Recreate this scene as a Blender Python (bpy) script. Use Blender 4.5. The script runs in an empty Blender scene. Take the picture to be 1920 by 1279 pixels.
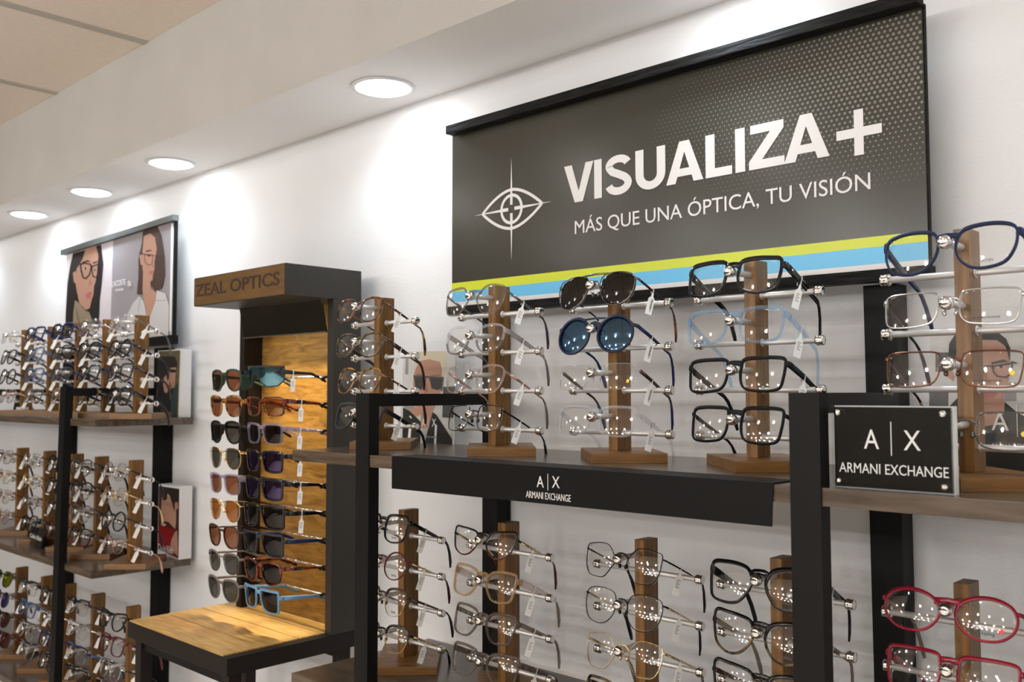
import bpy, bmesh, math, random
from mathutils import Vector, Matrix
C = bpy.context.scene
D = bpy.data
# ------------------------------------------------------------------ camera, world, exposure
ZC = 1.55                                   # camera height above the shop floor (m)
cd = D.cameras.new('camera'); cam = D.objects.new('camera', cd); C.collection.objects.link(cam)
cd.sensor_width = 36.0; cd.lens = 1762.16 / 1920 * 36.0; cd.clip_start = 0.02; cd.clip_end = 50
PITCH, YAW, ROLL = 0.0554, 0.7622, -0.0014
_f = Vector((-math.sin(YAW)*math.cos(PITCH), math.cos(YAW)*math.cos(PITCH), math.sin(PITCH)))
_r = Vector((math.cos(YAW), math.sin(YAW), 0)); _u = _r.cross(_f)
_r2 = _r*math.cos(ROLL) + _u*math.sin(ROLL); _u2 = _u*math.cos(ROLL) - _r*math.sin(ROLL)
cam.matrix_world = Matrix(((_r2.x, _u2.x, -_f.x, 0), (_r2.y, _u2.y, -_f.y, -1.25), (_r2.z, _u2.z, -_f.z, ZC), (0, 0, 0, 1)))
cd.dof.use_dof = True; cd.dof.focus_distance = 1.3; cd.dof.aperture_fstop = 9.0
C.camera = cam
w = D.worlds.new('world'); C.world = w; w.use_nodes = True
w.node_tree.nodes['Background'].inputs[0].default_value = (1, 0.95, 0.9, 1); w.node_tree.nodes['Background'].inputs[1].default_value = 0.15
C.view_settings.view_transform = 'Standard'; C.view_settings.look = 'None'; C.view_settings.gamma = 1; C.view_settings.use_curve_mapping = False
C.view_settings.exposure = -0.35
C.cycles.use_denoising = True
C.cycles.max_bounces = 10; C.cycles.diffuse_bounces = 5; C.cycles.glossy_bounces = 5; C.cycles.transparent_max_bounces = 40
C.cycles.caustics_reflective = False; C.cycles.caustics_refractive = False
C.cycles.sample_clamp_indirect = 6.0
# lamp tuning (used by the lamp builders below)
SPOT_W = 8.0; SPOT_COL = (0.74, 0.88, 1.0)
ROOM_W = 6.0; ROOM_COL = (1.0, 0.985, 0.97)
P_WOMEN = [('pinkwhite',[(-3.1565,0.4501),(-2.8007,0.4644),(-2.807,0.1922),(-3.1449,0.1802)]),('printwhite',[(-3.1565,0.4501),(-3.0976,0.4528),(-3.1222,0.3548),(-3.1449,0.1802)]),('printgrey',[(-2.8007,0.4644),(-2.4172,0.4723),(-2.4296,0.1535),(-2.807,0.1922)]),('hairblack',[(-3.1019,0.4515),(-2.9999,0.4529),(-2.8867,0.4565),(-2.8661,0.3937),(-2.8734,0.3545),(-2.8862,0.3023),(-2.8885,0.1994),(-3.1476,0.1944),(-3.1494,0.2509),(-3.14,0.3563),(-3.1253,0.4045)]),('skin',[(-3.0685,0.3992),(-3.0234,0.4261),(-3.004,0.4534),(-2.9185,0.456),(-2.9046,0.4209),(-2.9134,0.3646),(-2.9203,0.3451),(-2.9317,0.3325),(-2.9342,0.3058),(-2.9493,0.2866),(-2.9603,0.2654),(-2.9888,0.2621),(-3.0404,0.286),(-3.0643,0.3292),(-3.0793,0.3653)]),('skin',[(-3.098,0.3879),(-3.0767,0.393),(-3.0662,0.3607),(-3.0786,0.353),(-3.0893,0.3591)]),('hairblack',[(-2.9225,0.4558),(-2.8867,0.4565),(-2.8661,0.3937),(-2.8726,0.3411),(-2.8853,0.2856),(-2.8886,0.2011),(-2.9293,0.2181),(-2.9559,0.26),(-2.941,0.2827),(-2.9229,0.3184),(-2.9042,0.3705),(-2.9022,0.4206)]),('scarf',[(-3.0753,0.2988),(-3.0404,0.286),(-2.9886,0.2587),(-2.9637,0.2538),(-2.9207,0.2076),(-2.928,0.1946),(-3.0865,0.1986),(-3.086,0.2612)]),('scarfdark',[(-3.07,0.281),(-3.0516,0.2591),(-3.0234,0.2128),(-3.0361,0.2134),(-3.0593,0.2457)]),('skinshade',[(-2.9658,0.3624),(-2.9509,0.3442),(-2.9538,0.3377),(-2.9726,0.3385),(-2.9648,0.3454)]),('eyewhite',[(-2.9839,0.3913),(-2.9854,0.39),(-2.99,0.3892),(-2.9966,0.3892),(-3.0041,0.3899),(-3.0108,0.3911),(-3.0156,0.3928),(-3.0173,0.3944),(-3.0157,0.3958),(-3.0112,0.3966),(-3.0045,0.3966),(-2.997,0.3959),(-2.9903,0.3946),(-2.9856,0.393)]),('hairblack',[(-2.9906,0.3926),(-2.9913,0.3911),(-2.9935,0.39),(-2.9968,0.3895),(-3.0006,0.3899),(-3.004,0.3909),(-3.0064,0.3925),(-3.0073,0.3942),(-3.0065,0.3958),(-3.0043,0.3969),(-3.001,0.3973),(-2.9973,0.3969),(-2.9939,0.3959),(-2.9915,0.3944)]),('eyewhite',[(-2.9191,0.3813),(-2.9202,0.3802),(-2.9233,0.3796),(-2.9278,0.3794),(-2.9328,0.3799),(-2.9374,0.3808),(-2.9406,0.3821),(-2.9418,0.3834),(-2.9407,0.3844),(-2.9376,0.3851),(-2.9331,0.3852),(-2.9281,0.3847),(-2.9235,0.3838),(-2.9203,0.3826)]),('hairblack',[(-2.9224,0.3816),(-2.9229,0.3803),(-2.9247,0.3794),(-2.9272,0.3791),(-2.9301,0.3793),(-2.9327,0.3802),(-2.9346,0.3814),(-2.9353,0.3828),(-2.9347,0.384),(-2.933,0.3849),(-2.9304,0.3853),(-2.9275,0.385),(-2.9249,0.3842),(-2.9231,0.383)]),('hairblack',[(-3.027,0.4161),(-2.9813,0.4184),(-2.9603,0.4095),(-2.981,0.4136),(-3.0225,0.4115)]),('hairblack',[(-2.9439,0.4062),(-2.9118,0.4082),(-2.9092,0.4046),(-2.9412,0.4026)]),('lips',[(-2.9932,0.3094),(-2.9754,0.3156),(-2.9592,0.3185),(-2.9442,0.3116),(-2.9502,0.3019),(-2.9703,0.2976),(-2.9869,0.3001)]),('printblack',[(-3.0414,0.4083),(-3.0008,0.4094),(-3.0037,0.4133),(-3.0443,0.4122)]),('printblack',[(-3.0103,0.4101),(-2.9572,0.4003),(-2.9555,0.4038),(-3.0085,0.4137)]),('printblack',[(-2.9653,0.4042),(-2.957,0.392),(-2.9484,0.3922),(-2.9567,0.4043)]),('printblack',[(-2.9573,0.3959),(-2.9715,0.3704),(-2.9627,0.3688),(-2.9486,0.3941)]),('printblack',[(-2.9672,0.3734),(-3.0004,0.3615),(-2.9936,0.3584),(-2.9605,0.3703)]),('printblack',[(-2.9893,0.3614),(-3.0172,0.3692),(-3.021,0.3662),(-2.9931,0.3583)]),('printblack',[(-3.0103,0.3653),(-3.0242,0.3867),(-3.0332,0.3865),(-3.0191,0.3651)]),('printblack',[(-3.0224,0.3834),(-3.0354,0.4118),(-3.0446,0.412),(-3.0316,0.3836)]),('printblack',[(-2.9503,0.3931),(-2.9017,0.3961),(-2.9043,0.3992),(-2.953,0.3963)]),('printblack',[(-2.9097,0.3989),(-2.9013,0.3756),(-2.8942,0.3753),(-2.9026,0.3986)]),('printblack',[(-2.9009,0.3785),(-2.9157,0.3574),(-2.9087,0.3559),(-2.894,0.377)]),('printblack',[(-2.908,0.3587),(-2.938,0.3638),(-2.9392,0.3609),(-2.9092,0.3558)]),('printblack',[(-2.9315,0.3607),(-2.9419,0.3788),(-2.949,0.3788),(-2.9386,0.3606)]),('printblack',[(-2.9407,0.3761),(-2.9456,0.3959),(-2.9529,0.3963),(-2.948,0.3765)]),('printblack',[(-3.0582,0.4151),(-3.0273,0.4066),(-3.0234,0.41),(-3.0542,0.4185)]),('printblack',[(-2.9639,0.3988),(-2.9445,0.3932),(-2.9415,0.3957),(-2.9609,0.4013)]),('hairbrown',[(-2.6006,0.4617),(-2.567,0.4685),(-2.5139,0.4665),(-2.4866,0.4358),(-2.465,0.3762),(-2.4597,0.3247),(-2.4742,0.2899),(-2.5193,0.2844),(-2.5466,0.3079),(-2.5993,0.2812),(-2.6305,0.285),(-2.6223,0.3328),(-2.6246,0.383),(-2.6059,0.4279)]),('skin',[(-2.5927,0.3612),(-2.5468,0.3109),(-2.5428,0.2953),(-2.5059,0.2773),(-2.5115,0.2565),(-2.5552,0.1984),(-2.5775,0.2488),(-2.5944,0.2932)]),('skin',[(-2.5932,0.4483),(-2.5529,0.4513),(-2.519,0.4335),(-2.5101,0.4081),(-2.5199,0.3756),(-2.522,0.3484),(-2.5311,0.331),(-2.5338,0.3175),(-2.5535,0.3115),(-2.5808,0.323),(-2.5972,0.3554),(-2.5995,0.4054)]),('skin',[(-2.6182,0.3949),(-2.6012,0.3978),(-2.5963,0.3647),(-2.6087,0.3674)]),('skinshade',[(-2.5263,0.3732),(-2.519,0.3542),(-2.5287,0.3515),(-2.5387,0.3546),(-2.529,0.3582)]),('hairbrown',[(-2.5222,0.4308),(-2.4966,0.4431),(-2.465,0.3762),(-2.4597,0.3247),(-2.4742,0.2899),(-2.503,0.2846),(-2.5302,0.3096),(-2.5248,0.3365),(-2.5109,0.3656),(-2.5099,0.402)]),('shirtwhite',[(-2.6129,0.2775),(-2.5848,0.2616),(-2.5552,0.1984),(-2.5115,0.2565),(-2.505,0.2863),(-2.4545,0.2735),(-2.4311,0.2392),(-2.4321,0.1536),(-2.685,0.1737),(-2.6951,0.2058),(-2.6877,0.2307),(-2.6537,0.26)]),('shirtgrey',[(-2.5084,0.2593),(-2.4475,0.2566),(-2.4473,0.2533),(-2.5083,0.2557)]),('shirtgrey',[(-2.6126,0.2728),(-2.6043,0.2707),(-2.6142,0.2325),(-2.6212,0.2345)]),('hairbrown',[(-2.5777,0.4046),(-2.5475,0.4045),(-2.5386,0.399),(-2.5474,0.4011),(-2.5761,0.4005)]),('hairblack',[(-2.5488,0.3878),(-2.5497,0.3868),(-2.5522,0.3862),(-2.556,0.3861),(-2.5601,0.3865),(-2.5639,0.3874),(-2.5666,0.3885),(-2.5676,0.3897),(-2.5667,0.3907),(-2.5641,0.3913),(-2.5604,0.3913),(-2.5562,0.3909),(-2.5524,0.39),(-2.5498,0.3889)]),('hairblack',[(-2.5063,0.3788),(-2.5068,0.378),(-2.5082,0.3774),(-2.5103,0.3772),(-2.5126,0.3774),(-2.5147,0.378),(-2.5162,0.3789),(-2.5168,0.3799),(-2.5163,0.3808),(-2.5149,0.3814),(-2.5128,0.3816),(-2.5104,0.3813),(-2.5083,0.3807),(-2.5068,0.3798)]),('lips',[(-2.5581,0.342),(-2.5449,0.3444),(-2.5317,0.3448),(-2.5281,0.3383),(-2.5378,0.334),(-2.5512,0.3364)]),('hairbrown',[(-2.6213,0.4021),(-2.5757,0.3922),(-2.5745,0.3944),(-2.6201,0.4044)]),('hairbrown',[(-2.5795,0.3928),(-2.5316,0.3862),(-2.5313,0.3886),(-2.5792,0.3953)]),('hairbrown',[(-2.5868,0.3946),(-2.583,0.3737),(-2.5803,0.3735),(-2.5841,0.3944)]),('hairbrown',[(-2.5835,0.3742),(-2.5626,0.3613),(-2.5606,0.3619),(-2.5814,0.3749)]),('hairbrown',[(-2.5631,0.3614),(-2.5357,0.3614),(-2.5363,0.3627),(-2.5637,0.3627)]),('hairbrown',[(-2.5358,0.3614),(-2.5321,0.3865),(-2.5347,0.3869),(-2.5385,0.3618)]),('hairbrown',[(-2.5345,0.3857),(-2.5192,0.3841),(-2.5192,0.3853),(-2.5346,0.3869)]),('hairbrown',[(-2.5216,0.3845),(-2.4932,0.3783),(-2.4927,0.3794),(-2.521,0.3856)]),('hairbrown',[(-2.4953,0.3797),(-2.4946,0.3636),(-2.492,0.3633),(-2.4927,0.3795)]),('hairbrown',[(-2.4932,0.3647),(-2.5143,0.3601),(-2.5128,0.359),(-2.4917,0.3635)]),('hairbrown',[(-2.5111,0.3593),(-2.5208,0.3733),(-2.5233,0.3732),(-2.5135,0.3592)]),('shirtwhite',[(-2.6961,0.3153),(-2.6848,0.3191),(-2.6921,0.3229),(-2.6852,0.3268),(-2.6768,0.3295),(-2.6708,0.3243),(-2.658,0.322),(-2.6735,0.3207),(-2.6599,0.3171),(-2.6647,0.3137),(-2.6596,0.3108),(-2.6809,0.3118)])]
P_BLOND = [('printpale',[(-1.4436,0.0823),(-1.2914,0.08),(-1.3005,-0.0992),(-1.4564,-0.1051)]),('printmid',[(-1.4362,0.0769),(-1.4282,0.0749),(-1.4293,0.0369),(-1.4386,0.0379)]),('printmid',[(-1.4435,-0.0253),(-1.409,-0.025),(-1.4088,-0.0523),(-1.4447,-0.0529)]),('printdark',[(-1.3265,0.0122),(-1.2936,0.0128),(-1.2987,-0.0461),(-1.3287,-0.0458)]),('blond',[(-1.4109,0.0624),(-1.4057,0.0743),(-1.3914,0.0798),(-1.3454,0.0796),(-1.3205,0.0768),(-1.3175,0.0568),(-1.3241,0.0437),(-1.3253,0.0287),(-1.3352,0.0289),(-1.3353,0.0572),(-1.3706,0.0622),(-1.3964,0.0586),(-1.4068,0.0434),(-1.408,0.0297),(-1.4133,0.0298)]),('skin',[(-1.3907,-0.0316),(-1.3549,-0.0312),(-1.3574,-0.0513),(-1.3674,-0.0674),(-1.3905,-0.068)]),('skin',[(-1.4068,0.0469),(-1.3952,0.0629),(-1.3656,0.0655),(-1.3353,0.0597),(-1.3291,0.0438),(-1.329,0.0188),(-1.3351,0.0006),(-1.3524,-0.0312),(-1.3701,-0.0406),(-1.3906,-0.0401),(-1.409,-0.0216),(-1.4139,-0.001),(-1.4133,0.0332)]),('skin',[(-1.4234,-0.0302),(-1.4063,-0.0266),(-1.3829,-0.0383),(-1.401,-0.0453),(-1.4167,-0.043)]),('skinshade',[(-1.4028,0.0391),(-1.3833,0.0376),(-1.382,0.0337),(-1.4041,0.0348)]),('skinshade',[(-1.3629,0.0351),(-1.3327,0.0363),(-1.3352,0.033),(-1.3628,0.0326)]),('lens',[(-1.4115,0.0332),(-1.3751,0.031),(-1.3768,0.0192),(-1.3883,0.0066),(-1.4066,0.0101)]),('lens',[(-1.3659,0.0296),(-1.3253,0.0296),(-1.3302,0.0105),(-1.3401,0.0059),(-1.3589,0.009)]),('printdark',[(-1.4125,0.0353),(-1.3241,0.0307),(-1.3241,0.0274),(-1.4125,0.0312)]),('printdark',[(-1.329,0.0271),(-1.3248,0.0271),(-1.3289,0.0039),(-1.3326,0.0047)]),('skinshade',[(-1.3725,0.0192),(-1.369,0.0023),(-1.3806,0.0006),(-1.378,0.0037)]),('lips',[(-1.3908,-0.0163),(-1.3779,-0.0142),(-1.3626,-0.0162),(-1.3651,-0.0212),(-1.3778,-0.0239),(-1.3882,-0.0214)]),('printblack',[(-1.4435,-0.0287),(-1.4221,-0.0354),(-1.3905,-0.0553),(-1.3905,-0.068),(-1.3674,-0.0674),(-1.3549,-0.0362),(-1.3449,-0.0411),(-1.3005,-0.0862),(-1.3009,-0.0992),(-1.4456,-0.1047)]),('shirtgrey',[(-1.3905,-0.0676),(-1.3674,-0.0671),(-1.3749,-0.0869),(-1.38,-0.1022),(-1.3908,-0.1026)]),('printwhite',[(-1.4245,-0.0628),(-1.4171,-0.0618),(-1.4221,-0.103),(-1.4309,-0.1033)]),('printwhite',[(-1.3485,-0.0578),(-1.3423,-0.061),(-1.3451,-0.1001),(-1.3508,-0.1003)]),('printwhite',[(-1.4247,-0.0448),(-1.4207,-0.0439),(-1.4154,-0.049),(-1.4193,-0.049)])]
P_MAN = [('printpale',[(-0.4149,0.0708),(-0.2785,0.0665),(-0.2833,-0.0971),(-0.4189,-0.0893)]),('printdark',[(-0.4086,0.0478),(-0.3936,0.0473),(-0.3949,0.0244),(-0.4092,0.0247)]),('printdark',[(-0.417,0.0053),(-0.3947,0.0052),(-0.3956,-0.0162),(-0.4175,-0.0164)]),('printmid',[(-0.3333,0.0113),(-0.3216,0.0112),(-0.3215,-0.0099),(-0.3339,-0.01)]),('printdark',[(-0.3074,0.0139),(-0.2936,0.0137),(-0.2942,-0.0084),(-0.3081,-0.0084)]),('printblack',[(-0.3956,-0.0176),(-0.3837,-0.0051),(-0.3691,-0.0261),(-0.3613,-0.0404),(-0.3451,-0.0357),(-0.3348,-0.0199),(-0.3339,-0.0107),(-0.3212,-0.0226),(-0.2963,-0.036),(-0.2817,-0.0439),(-0.2833,-0.0971),(-0.3972,-0.0897)]),('skin',[(-0.3634,-0.0159),(-0.3445,-0.0143),(-0.3343,-0.0029),(-0.3346,-0.0227),(-0.3451,-0.0364),(-0.3613,-0.0404),(-0.3718,-0.0261)]),('hairblack',[(-0.3941,0.0385),(-0.3926,0.0577),(-0.386,0.0678),(-0.3651,0.0719),(-0.3395,0.0693),(-0.3305,0.0611),(-0.3263,0.0495),(-0.3271,0.0339),(-0.332,0.0547),(-0.3854,0.0382)]),('skin',[(-0.3989,0.0341),(-0.3946,0.0377),(-0.3873,0.0177),(-0.3896,0.0133),(-0.3958,0.0185)]),('skin',[(-0.3861,0.0397),(-0.3821,0.058),(-0.3586,0.0615),(-0.3398,0.06),(-0.3321,0.054),(-0.3276,0.0354),(-0.329,0.0141),(-0.335,-0.0029),(-0.3445,-0.015),(-0.3527,-0.0198),(-0.3634,-0.0181),(-0.3768,-0.0043),(-0.3846,0.0147)]),('hairblack',[(-0.3854,0.0382),(-0.3848,0.05),(-0.3807,0.0587),(-0.3586,0.061),(-0.3398,0.0597),(-0.3314,0.0525),(-0.3331,0.0626),(-0.3584,0.068),(-0.3819,0.0661)]),('hairblack',[(-0.3472,0.0344),(-0.3338,0.0376),(-0.328,0.0347),(-0.3339,0.0341),(-0.3459,0.0321)]),('hairblack',[(-0.3703,0.0332),(-0.3566,0.0349),(-0.3564,0.0326),(-0.369,0.0303)]),('eyewhite',[(-0.3326,0.0292),(-0.3331,0.0284),(-0.3344,0.0278),(-0.3363,0.0275),(-0.3385,0.0275),(-0.3404,0.0279),(-0.3417,0.0286),(-0.3421,0.0294),(-0.3416,0.0302),(-0.3403,0.0308),(-0.3384,0.0311),(-0.3362,0.0311),(-0.3344,0.0307),(-0.3331,0.03)]),('printblack',[(-0.3345,0.0295),(-0.3347,0.0287),(-0.3352,0.028),(-0.336,0.0276),(-0.3369,0.0276),(-0.3377,0.028),(-0.3382,0.0288),(-0.3384,0.0296),(-0.3382,0.0305),(-0.3376,0.0312),(-0.3368,0.0315),(-0.3359,0.0315),(-0.3351,0.0311),(-0.3346,0.0304)]),('eyewhite',[(-0.3592,0.0277),(-0.3596,0.027),(-0.3609,0.0264),(-0.3626,0.0261),(-0.3646,0.0261),(-0.3663,0.0265),(-0.3675,0.0271),(-0.3679,0.0279),(-0.3675,0.0287),(-0.3662,0.0292),(-0.3645,0.0295),(-0.3625,0.0295),(-0.3608,0.0291),(-0.3596,0.0285)]),('printblack',[(-0.3608,0.0281),(-0.361,0.0272),(-0.3616,0.0266),(-0.3623,0.0263),(-0.3632,0.0263),(-0.364,0.0266),(-0.3645,0.0273),(-0.3646,0.0281),(-0.3644,0.0289),(-0.3639,0.0296),(-0.3631,0.0299),(-0.3623,0.0299),(-0.3615,0.0295),(-0.361,0.0289)]),('skinshade',[(-0.3534,0.0273),(-0.3517,0.0158),(-0.3462,0.0114),(-0.3505,0.0097),(-0.3552,0.0108),(-0.3564,0.0144)]),('lips',[(-0.363,-0.0025),(-0.3548,0.001),(-0.3515,-0.0),(-0.3481,0.001),(-0.3408,-0.0007),(-0.347,-0.006),(-0.3564,-0.0072),(-0.3617,-0.0046)]),('skinshade',[(-0.363,-0.0025),(-0.3515,-0.0026),(-0.3408,-0.0007),(-0.3516,-0.0036)]),('printblack',[(-0.3458,0.0288),(-0.3238,0.0324),(-0.324,0.0341),(-0.346,0.0305)]),('printblack',[(-0.3252,0.034),(-0.3271,0.0206),(-0.3255,0.0204),(-0.3237,0.0337)]),('printblack',[(-0.3261,0.0222),(-0.3327,0.0176),(-0.3319,0.0162),(-0.3253,0.0208)]),('printblack',[(-0.331,0.018),(-0.3415,0.0195),(-0.3417,0.0178),(-0.3313,0.0163)]),('printblack',[(-0.3399,0.0185),(-0.3443,0.0247),(-0.3456,0.0236),(-0.3412,0.0175)]),('printblack',[(-0.3437,0.023),(-0.3446,0.0306),(-0.3462,0.0303),(-0.3452,0.0228)]),('printblack',[(-0.3702,0.0275),(-0.3523,0.0292),(-0.3524,0.0308),(-0.3704,0.0291)]),('printblack',[(-0.3534,0.0308),(-0.3572,0.0198),(-0.3558,0.0193),(-0.352,0.0303)]),('printblack',[(-0.3561,0.0212),(-0.364,0.0169),(-0.3634,0.0155),(-0.3554,0.0198)]),('printblack',[(-0.3623,0.017),(-0.3693,0.0199),(-0.3698,0.0184),(-0.3629,0.0155)]),('printblack',[(-0.3682,0.0183),(-0.369,0.0291),(-0.3705,0.0289),(-0.3697,0.0182)]),('printblack',[(-0.3541,0.0295),(-0.3442,0.0293),(-0.3441,0.0313),(-0.354,0.0315)]),('printblack',[(-0.3257,0.0339),(-0.3199,0.032),(-0.3194,0.0337),(-0.3252,0.0357)]),('printblack',[(-0.3689,0.0297),(-0.383,0.0347),(-0.3836,0.0332),(-0.3694,0.0281)])]
P_PAIR = [('printolive',[(-2.4922,0.1168),(-2.3673,0.1153),(-2.3741,-0.0679),(-2.504,-0.0702)]),('coatdark',[(-2.4912,0.015),(-2.4478,0.0049),(-2.4165,0.0122),(-2.3958,0.0146),(-2.376,-0.0197),(-2.3741,-0.0679),(-2.504,-0.0702)]),('hairblack',[(-2.4947,0.0984),(-2.4624,0.1021),(-2.3991,0.0995),(-2.383,0.0831),(-2.3834,0.0684),(-2.4083,0.0689),(-2.4181,0.0542),(-2.4287,0.0569),(-2.4492,0.0398),(-2.456,0.0099),(-2.4692,0.0049),(-2.4994,0.0151),(-2.4951,0.0554)]),('skin',[(-2.424,0.0692),(-2.3902,0.0705),(-2.3871,0.0562),(-2.3911,0.0526),(-2.3924,0.0342),(-2.3959,0.017),(-2.414,0.0147),(-2.4228,0.0395)]),('hairblack',[(-2.4265,0.0668),(-2.3863,0.0631),(-2.3896,0.0563),(-2.4182,0.0562)]),('skin',[(-2.4574,0.0436),(-2.4298,0.0569),(-2.4228,0.0395),(-2.4311,0.0098),(-2.4397,0.0011),(-2.452,0.0036),(-2.4618,0.0224)]),('lips',[(-2.443,0.0173),(-2.4314,0.0185),(-2.4323,0.0143),(-2.4418,0.0136)]),('lips',[(-2.4093,0.0294),(-2.3954,0.0305),(-2.3963,0.0274),(-2.4087,0.0265)]),('hairblack',[(-2.4298,0.0433),(-2.4304,0.0427),(-2.4321,0.0423),(-2.4346,0.0421),(-2.4375,0.0421),(-2.44,0.0424),(-2.4418,0.0429),(-2.4425,0.0434),(-2.4418,0.0439),(-2.4401,0.0444),(-2.4376,0.0446),(-2.4347,0.0445),(-2.4322,0.0443),(-2.4304,0.0438)]),('teal',[(-2.3984,0.0146),(-2.3732,0.0291),(-2.3741,-0.0679),(-2.4185,-0.0687),(-2.4126,-0.0198)]),('teal',[(-2.4762,-0.0201),(-2.4628,-0.0201),(-2.4395,-0.069),(-2.4661,-0.0695)]),('gold',[(-2.3688,0.1153),(-2.3658,0.1152),(-2.3726,-0.0678),(-2.3767,-0.0679)])]
P_RED = [('printbrown',[(-2.475,-0.251),(-2.3596,-0.2512),(-2.3571,-0.4323),(-2.4738,-0.4207)]),('skin',[(-2.4562,-0.282),(-2.4423,-0.2703),(-2.4196,-0.2633),(-2.3906,-0.2824),(-2.3765,-0.2866),(-2.373,-0.3335),(-2.3776,-0.3588),(-2.4165,-0.3428),(-2.4336,-0.343),(-2.4479,-0.3443),(-2.4517,-0.3219),(-2.4605,-0.32)]),('hairblack',[(-2.4647,-0.2611),(-2.4373,-0.2517),(-2.3601,-0.2533),(-2.3591,-0.293),(-2.371,-0.2861),(-2.3784,-0.2814),(-2.3849,-0.3135),(-2.3958,-0.2933),(-2.4136,-0.2709),(-2.4425,-0.2649),(-2.4595,-0.2742)]),('skin',[(-2.3847,-0.2925),(-2.3655,-0.2857),(-2.361,-0.301),(-2.3757,-0.3075)]),('printblack',[(-2.4569,-0.266),(-2.4254,-0.2611),(-2.4268,-0.2838),(-2.4473,-0.2881)]),('lips',[(-2.4545,-0.3235),(-2.4344,-0.3231),(-2.4398,-0.3303),(-2.4525,-0.33)]),('redshirt',[(-2.4722,-0.3614),(-2.459,-0.3553),(-2.4159,-0.3554),(-2.3776,-0.3596),(-2.3978,-0.3858),(-2.408,-0.4133),(-2.3626,-0.4322),(-2.4738,-0.4201)]),('shirtwhite',[(-2.4564,-0.3478),(-2.4275,-0.3504),(-2.4387,-0.3568),(-2.4573,-0.3546)]),('skin',[(-2.379,-0.3655),(-2.3654,-0.3602),(-2.3584,-0.4272),(-2.4052,-0.413),(-2.3977,-0.3885)])]
PI = math.pi
# ------------------------------------------------------------------ materials
MATS = {}
def _nt(name):
    m = D.materials.new(name); m.use_nodes = True; MATS[name] = m
    nt = m.node_tree
    return m, nt, nt.nodes['Principled BSDF']
def flat(name, col, rough=0.5, metal=0.0, spec=0.5, coat=0.0):
    m, nt, p = _nt(name)
    p.inputs['Base Color'].default_value = (*col, 1); p.inputs['Roughness'].default_value = rough
    p.inputs['Metallic'].default_value = metal; p.inputs['Specular IOR Level'].default_value = spec
    p.inputs['Coat Weight'].default_value = coat; p.inputs['Coat Roughness'].default_value = 0.05
    return m
def noisy(name, c1, c2, scale=(1, 1, 1), nscale=10, detail=4, rough=0.5, lo=0.35, hi=0.65, bump=0.0, metal=0.0, dist=0.0, spec=0.5, bscale=None):
    m, nt, p = _nt(name); N = nt.nodes; L = nt.links
    tc = N.new('ShaderNodeTexCoord'); mp = N.new('ShaderNodeMapping'); mp.inputs['Scale'].default_value = scale
    ns = N.new('ShaderNodeTexNoise'); ns.inputs['Scale'].default_value = nscale; ns.inputs['Detail'].default_value = detail
    ns.inputs['Distortion'].default_value = dist
    cr = N.new('ShaderNodeValToRGB'); e = cr.color_ramp.elements
    e[0].position = lo; e[0].color = (*c1, 1); e[1].position = hi; e[1].color = (*c2, 1)
    L.new(tc.outputs['Object'], mp.inputs[0]); L.new(mp.outputs[0], ns.inputs['Vector']); L.new(ns.outputs[0], cr.inputs[0])
    L.new(cr.outputs[0], p.inputs['Base Color'])
    p.inputs['Roughness'].default_value = rough; p.inputs['Metallic'].default_value = metal; p.inputs['Specular IOR Level'].default_value = spec
    if bump:
        b = N.new('ShaderNodeBump'); b.inputs['Strength'].default_value = bump; b.inputs['Distance'].default_value = 0.002
        src = ns
        if bscale:
            src = N.new('ShaderNodeTexNoise'); src.inputs['Scale'].default_value = bscale; src.inputs['Detail'].default_value = 3
            L.new(mp.outputs[0], src.inputs['Vector'])
        L.new(src.outputs[0], b.inputs['Height']); L.new(b.outputs[0], p.inputs['Normal'])
    return m
def lens(name, tint, f0=0.0, ior=1.5, gcol=(1, 1, 1)):
    m, nt, p = _nt(name); N = nt.nodes; L = nt.links; N.remove(p)
    tr = N.new('ShaderNodeBsdfTransparent'); tr.inputs[0].default_value = (*tint, 1)
    gl = N.new('ShaderNodeBsdfGlossy'); gl.inputs['Roughness'].default_value = 0.02; gl.inputs['Color'].default_value = (*gcol, 1)
    # Schlick reflectance, the same from both sides
    lw = N.new('ShaderNodeLayerWeight'); lw.inputs[0].default_value = 0.5
    pw = N.new('ShaderNodeMath'); pw.operation = 'POWER'; pw.inputs[1].default_value = 5.0
    r0 = ((ior - 1)/(ior + 1))**2 + f0
    ad = N.new('ShaderNodeMath'); ad.operation = 'MULTIPLY_ADD'; ad.inputs[1].default_value = 1 - r0; ad.inputs[2].default_value = r0; ad.use_clamp = True
    mx = N.new('ShaderNodeMixShader'); L.new(lw.outputs['Facing'], pw.inputs[0]); L.new(pw.outputs[0], ad.inputs[0]); L.new(ad.outputs[0], mx.inputs[0])
    L.new(tr.outputs[0], mx.inputs[1]); L.new(gl.outputs[0], mx.inputs[2]); L.new(mx.outputs[0], N['Material Output'].inputs[0])
    return m
def crystal(name, tint, body, k):
    m, nt, p = _nt(name); N = nt.nodes; L = nt.links
    p.inputs['Base Color'].default_value = (*body, 1); p.inputs['Roughness'].default_value = 0.06; p.inputs['Specular IOR Level'].default_value = 0.8
    tr = N.new('ShaderNodeBsdfTransparent'); tr.inputs[0].default_value = (*tint, 1)
    mx = N.new('ShaderNodeMixShader'); mx.inputs[0].default_value = k
    L.new(tr.outputs[0], mx.inputs[1]); L.new(p.outputs[0], mx.inputs[2]); L.new(mx.outputs[0], N['Material Output'].inputs[0])
    return m
def emis(name, col, s):
    m, nt, p = _nt(name)
    p.inputs['Base Color'].default_value = (0.8, 0.8, 0.8, 1); p.inputs['Emission Color'].default_value = (*col, 1); p.inputs['Emission Strength'].default_value = s
    return m
def M(n): return MATS[n]

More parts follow.
